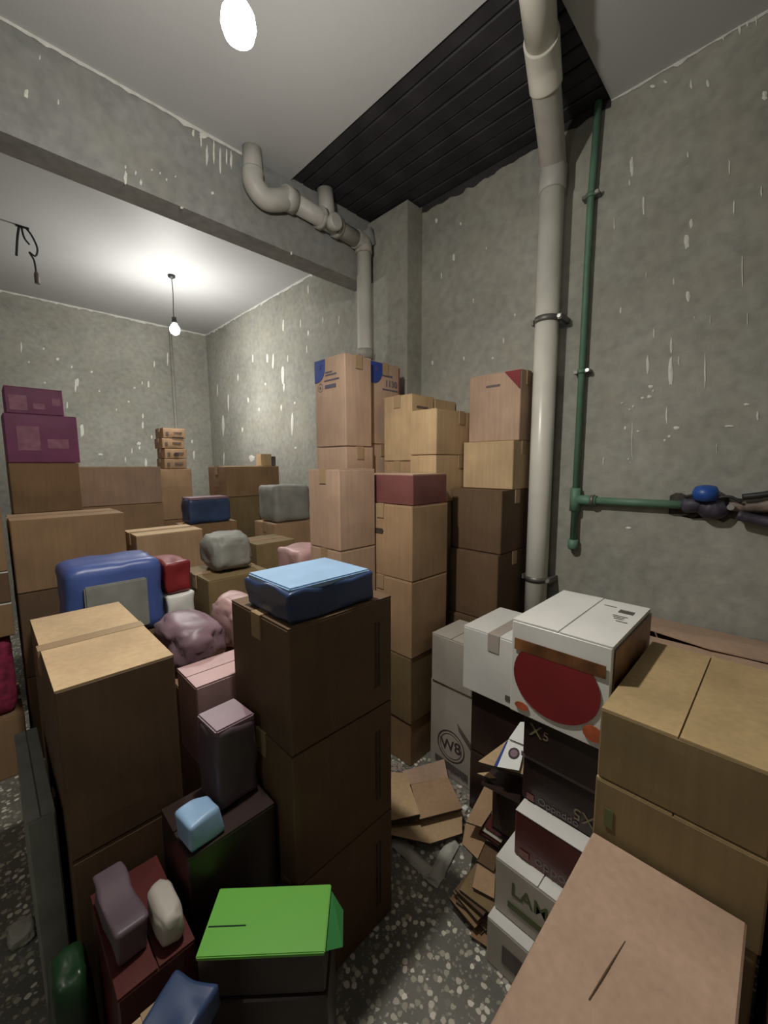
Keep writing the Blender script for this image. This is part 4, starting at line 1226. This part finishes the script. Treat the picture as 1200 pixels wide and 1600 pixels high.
for k in range(9):
    rr = random.Random(40+k)
    cx, cy, a_ = rr.uniform(-0.02, 0.02), rr.uniform(-0.015, 0.015), rr.uniform(-0.2, 0.2)
    hx, hy = 0.075, 0.055
    q = [(cx+u*hx*math.cos(a_)-v*hy*math.sin(a_), cy+u*hx*math.sin(a_)+v*hy*math.cos(a_)) for u, v in ((-1, -1), (1, -1), (1, 1), (-1, 1))]
    panel_px('panel', q, 0.010+k*0.0112-CZ, M[('kraft_brown', 'kraft_dark', 'kraft_olive')[k % 3]], hp, 0.007)


# dark open-flap cartons with the white leaflet, left of the black stack
t, L, W, H = carton('low black carton with a splayed flap left of the upside-down X5 carton', 1.20, 1.34, 0.545, 0.66, -1.30, -1.10, 'black_card', 'x', None)
carton('black carton on the floor under the low one with the splayed flap', 1.20, 1.34, 0.545, 0.66, FL, -1.302, 'black_card', 'x', None)
ff = thing('cardboard_flap', 'tan cardboard flap with a dark edge sticking out under the white leaflet', 'cardboard', (0, 0, 0))
P('panel', [(829, 1130), (835, 1172), (818, 1210), (747, 1190)], -0.99, 'kraft_light', ff)
P('panel', [(818, 1214), (812, 1252), (752, 1222), (772, 1196)], -1.07, 'black_card', ff)
P('panel', [(764, 1206), (776, 1216), (765, 1216), (745, 1208)], -1.05, 'kraft_light', ff)
reparent_origin(ff, (1.15, 0.56, 0.45))
lf = thing('leaflet', 'white printed leaflet with a round purple emblem on the tan flap', 'paper', (0, 0, 0))
def Q(name, pts, z, mat, parent, th=0.002, tilt=None): return panel_px(name, [fl(a, b, z) for a, b in pts], z, M[mat], parent, th, tilt)
Q('sheet', [(795, 1155), (822, 1158), (811, 1204), (777, 1198)], -0.975, 'white_paper', lf)
Q('sheet', [(813, 1128), (829, 1128), (828, 1152), (820, 1164), (795, 1154)], -0.965, 'white_paper', lf)
Q('blue_edge', [(791, 1158), (796, 1157), (779, 1199), (772, 1196)], -0.976, 'blue', lf)
Q('round_emblem', [(803+9*math.cos(a*math.pi/6), 1177+9*math.sin(a*math.pi/6)) for a in range(12)], -0.9735, 'ink', lf, 0.001)
Q('round_emblem_centre', [(803+6*math.cos(a*math.pi/6), 1177+6*math.sin(a*math.pi/6)) for a in range(12)], -0.9725, 'mauve', lf, 0.0008)
Q('torn_corner', [(826, 1168), (838, 1176), (832, 1184), (819, 1178)], -0.955, 'white_paper', lf)
reparent_origin(lf, (1.10, 0.55, 0.52))

# milky folded bag on the floor, V-shaped
vb = thing('plastic_bag', 'milky plastic bag folded in a V on the terrazzo', 'bag', (0, 0, 0))
def strip(name, a, b, wd, z, seed, mat):
    bm = bmesh.new()
    A = Vector((*fl(*a, z), z+CZ)); B = Vector((*fl(*b, z), z+CZ))
    d = (B-A).normalized(); s = Vector((-d.y, d.x, 0))
    rows = []
    for i in range(15):
        u = i/14
        row = []
        for k in range(9):
            v = k/8*2-1
            p = A.lerp(B, u)+s*v*wd*(0.85+0.3*noise.noise(Vector((u*3, seed, 0))))
            p.z += 0.012*(1-v*v)+0.010*abs(noise.noise(Vector((u*7, v*2.5+seed, 0))))
            row.append(bm.verts.new(p))
        rows.append(row)
    for i in range(14):
        for k in range(8):
            bm.faces.new((rows[i][k], rows[i+1][k], rows[i+1][k+1], rows[i][k+1]))
    low = [bm.verts.new((r.co.x, r.co.y, z+CZ)) for r in (rows[0][0], rows[-1][0], rows[-1][8], rows[0][8])]
    bm.faces.new(low)
    return bm_obj(name, bm, M[mat], vb, True)
strip('left_arm', (616, 1312), (690, 1382), 0.030, -1.498, 1.0, 'bag_clear')
strip('right_arm', (676, 1378), (708, 1316), 0.030, -1.492, 5.0, 'bag_clear')
reparent_origin(vb, (1.05, 0.85, 0.0))

sack('bag', 'crumpled pale paper on the floor at the lower left edge', 'paper', (-0.03, 1.62, -1.5), (0.07, 0.09, 0.04), 'bag_clear', 9.1, None, 0.3)

# plaster crumbs and scraps at the foot of the logo box
bm = bmesh.new()
r = random.Random(5)
for k in range(260):
    if k < 170:
        px, py = r.gauss(728, 20), r.gauss(1252, 16)
    else:
        px, py = r.uniform(595, 640), r.uniform(1188, 1212)
    x, y = fl(px, py, -1.499)
    if (x > 1.455 and 0.89 < y < 1.19) or (x > 1.37 and (y > 1.19 or y < 0.90)):
        continue
    s_ = r.uniform(0.004, 0.014)
    vs = bmesh.ops.create_icosphere(bm, subdivisions=1, radius=s_)['verts']
    q = Matrix.Rotation(r.uniform(0, 6), 4, 'Z')
    for v in vs:
        v.co = q @ Vector((v.co.x*r.uniform(0.8, 1.4), v.co.y, v.co.z*0.5)) + Vector((x, y, s_*0.3))
cr = bm_obj('plaster_crumbs', bm, M['grit'], None)
tag(cr, 'plaster crumbs and scraps scattered at the foot of the round-logo box', 'rubble', kind='stuff')
for k, (px, py, z, sx, mt, lb) in enumerate(((748, 1240, -1.49, 0.05, 'bag_clear', 'small pale crumpled paper at the corner of the round-logo box'),
                                             (727, 1262, -1.49, 0.03, 'white_paper', 'tiny white scrap of paper right of the big unfolded carton'),
                                             (760, 1335, -1.49, 0.03, 'bag_clear', 'tiny pale scrap left of the LAMB box'))):
    x, y = fl(px, py, z)
    sack('paper_scrap', lb, 'paper', (x, y, -1.5), (sx, sx*0.8, sx*0.5), mt, 20+k, None, 0.3)

# prints on the sides belong to the body of their box
PRINTS = ('printed_mark', 'lettering', 'red_print', 'berry_print', 'orange_print', 'photo_print', 'logo_ring', 'logo_ribbon', 'blue_shield',
          'shield_emblem', 'printed_ring', 'round_mark', 'dark_slot', 'red_mark', 'olive_bar', 'red_edge', 'hand_hole')
bodies = {}
for o in COL.objects:
    if o.parent is not None and o.name.split('.')[0] == 'body':
        bodies[o.parent.name] = o
for o in list(COL.objects):
    if o.parent is not None and o.name.split('.')[0] in PRINTS and o.parent.name in bodies:
        o.parent = bodies[o.parent.name]
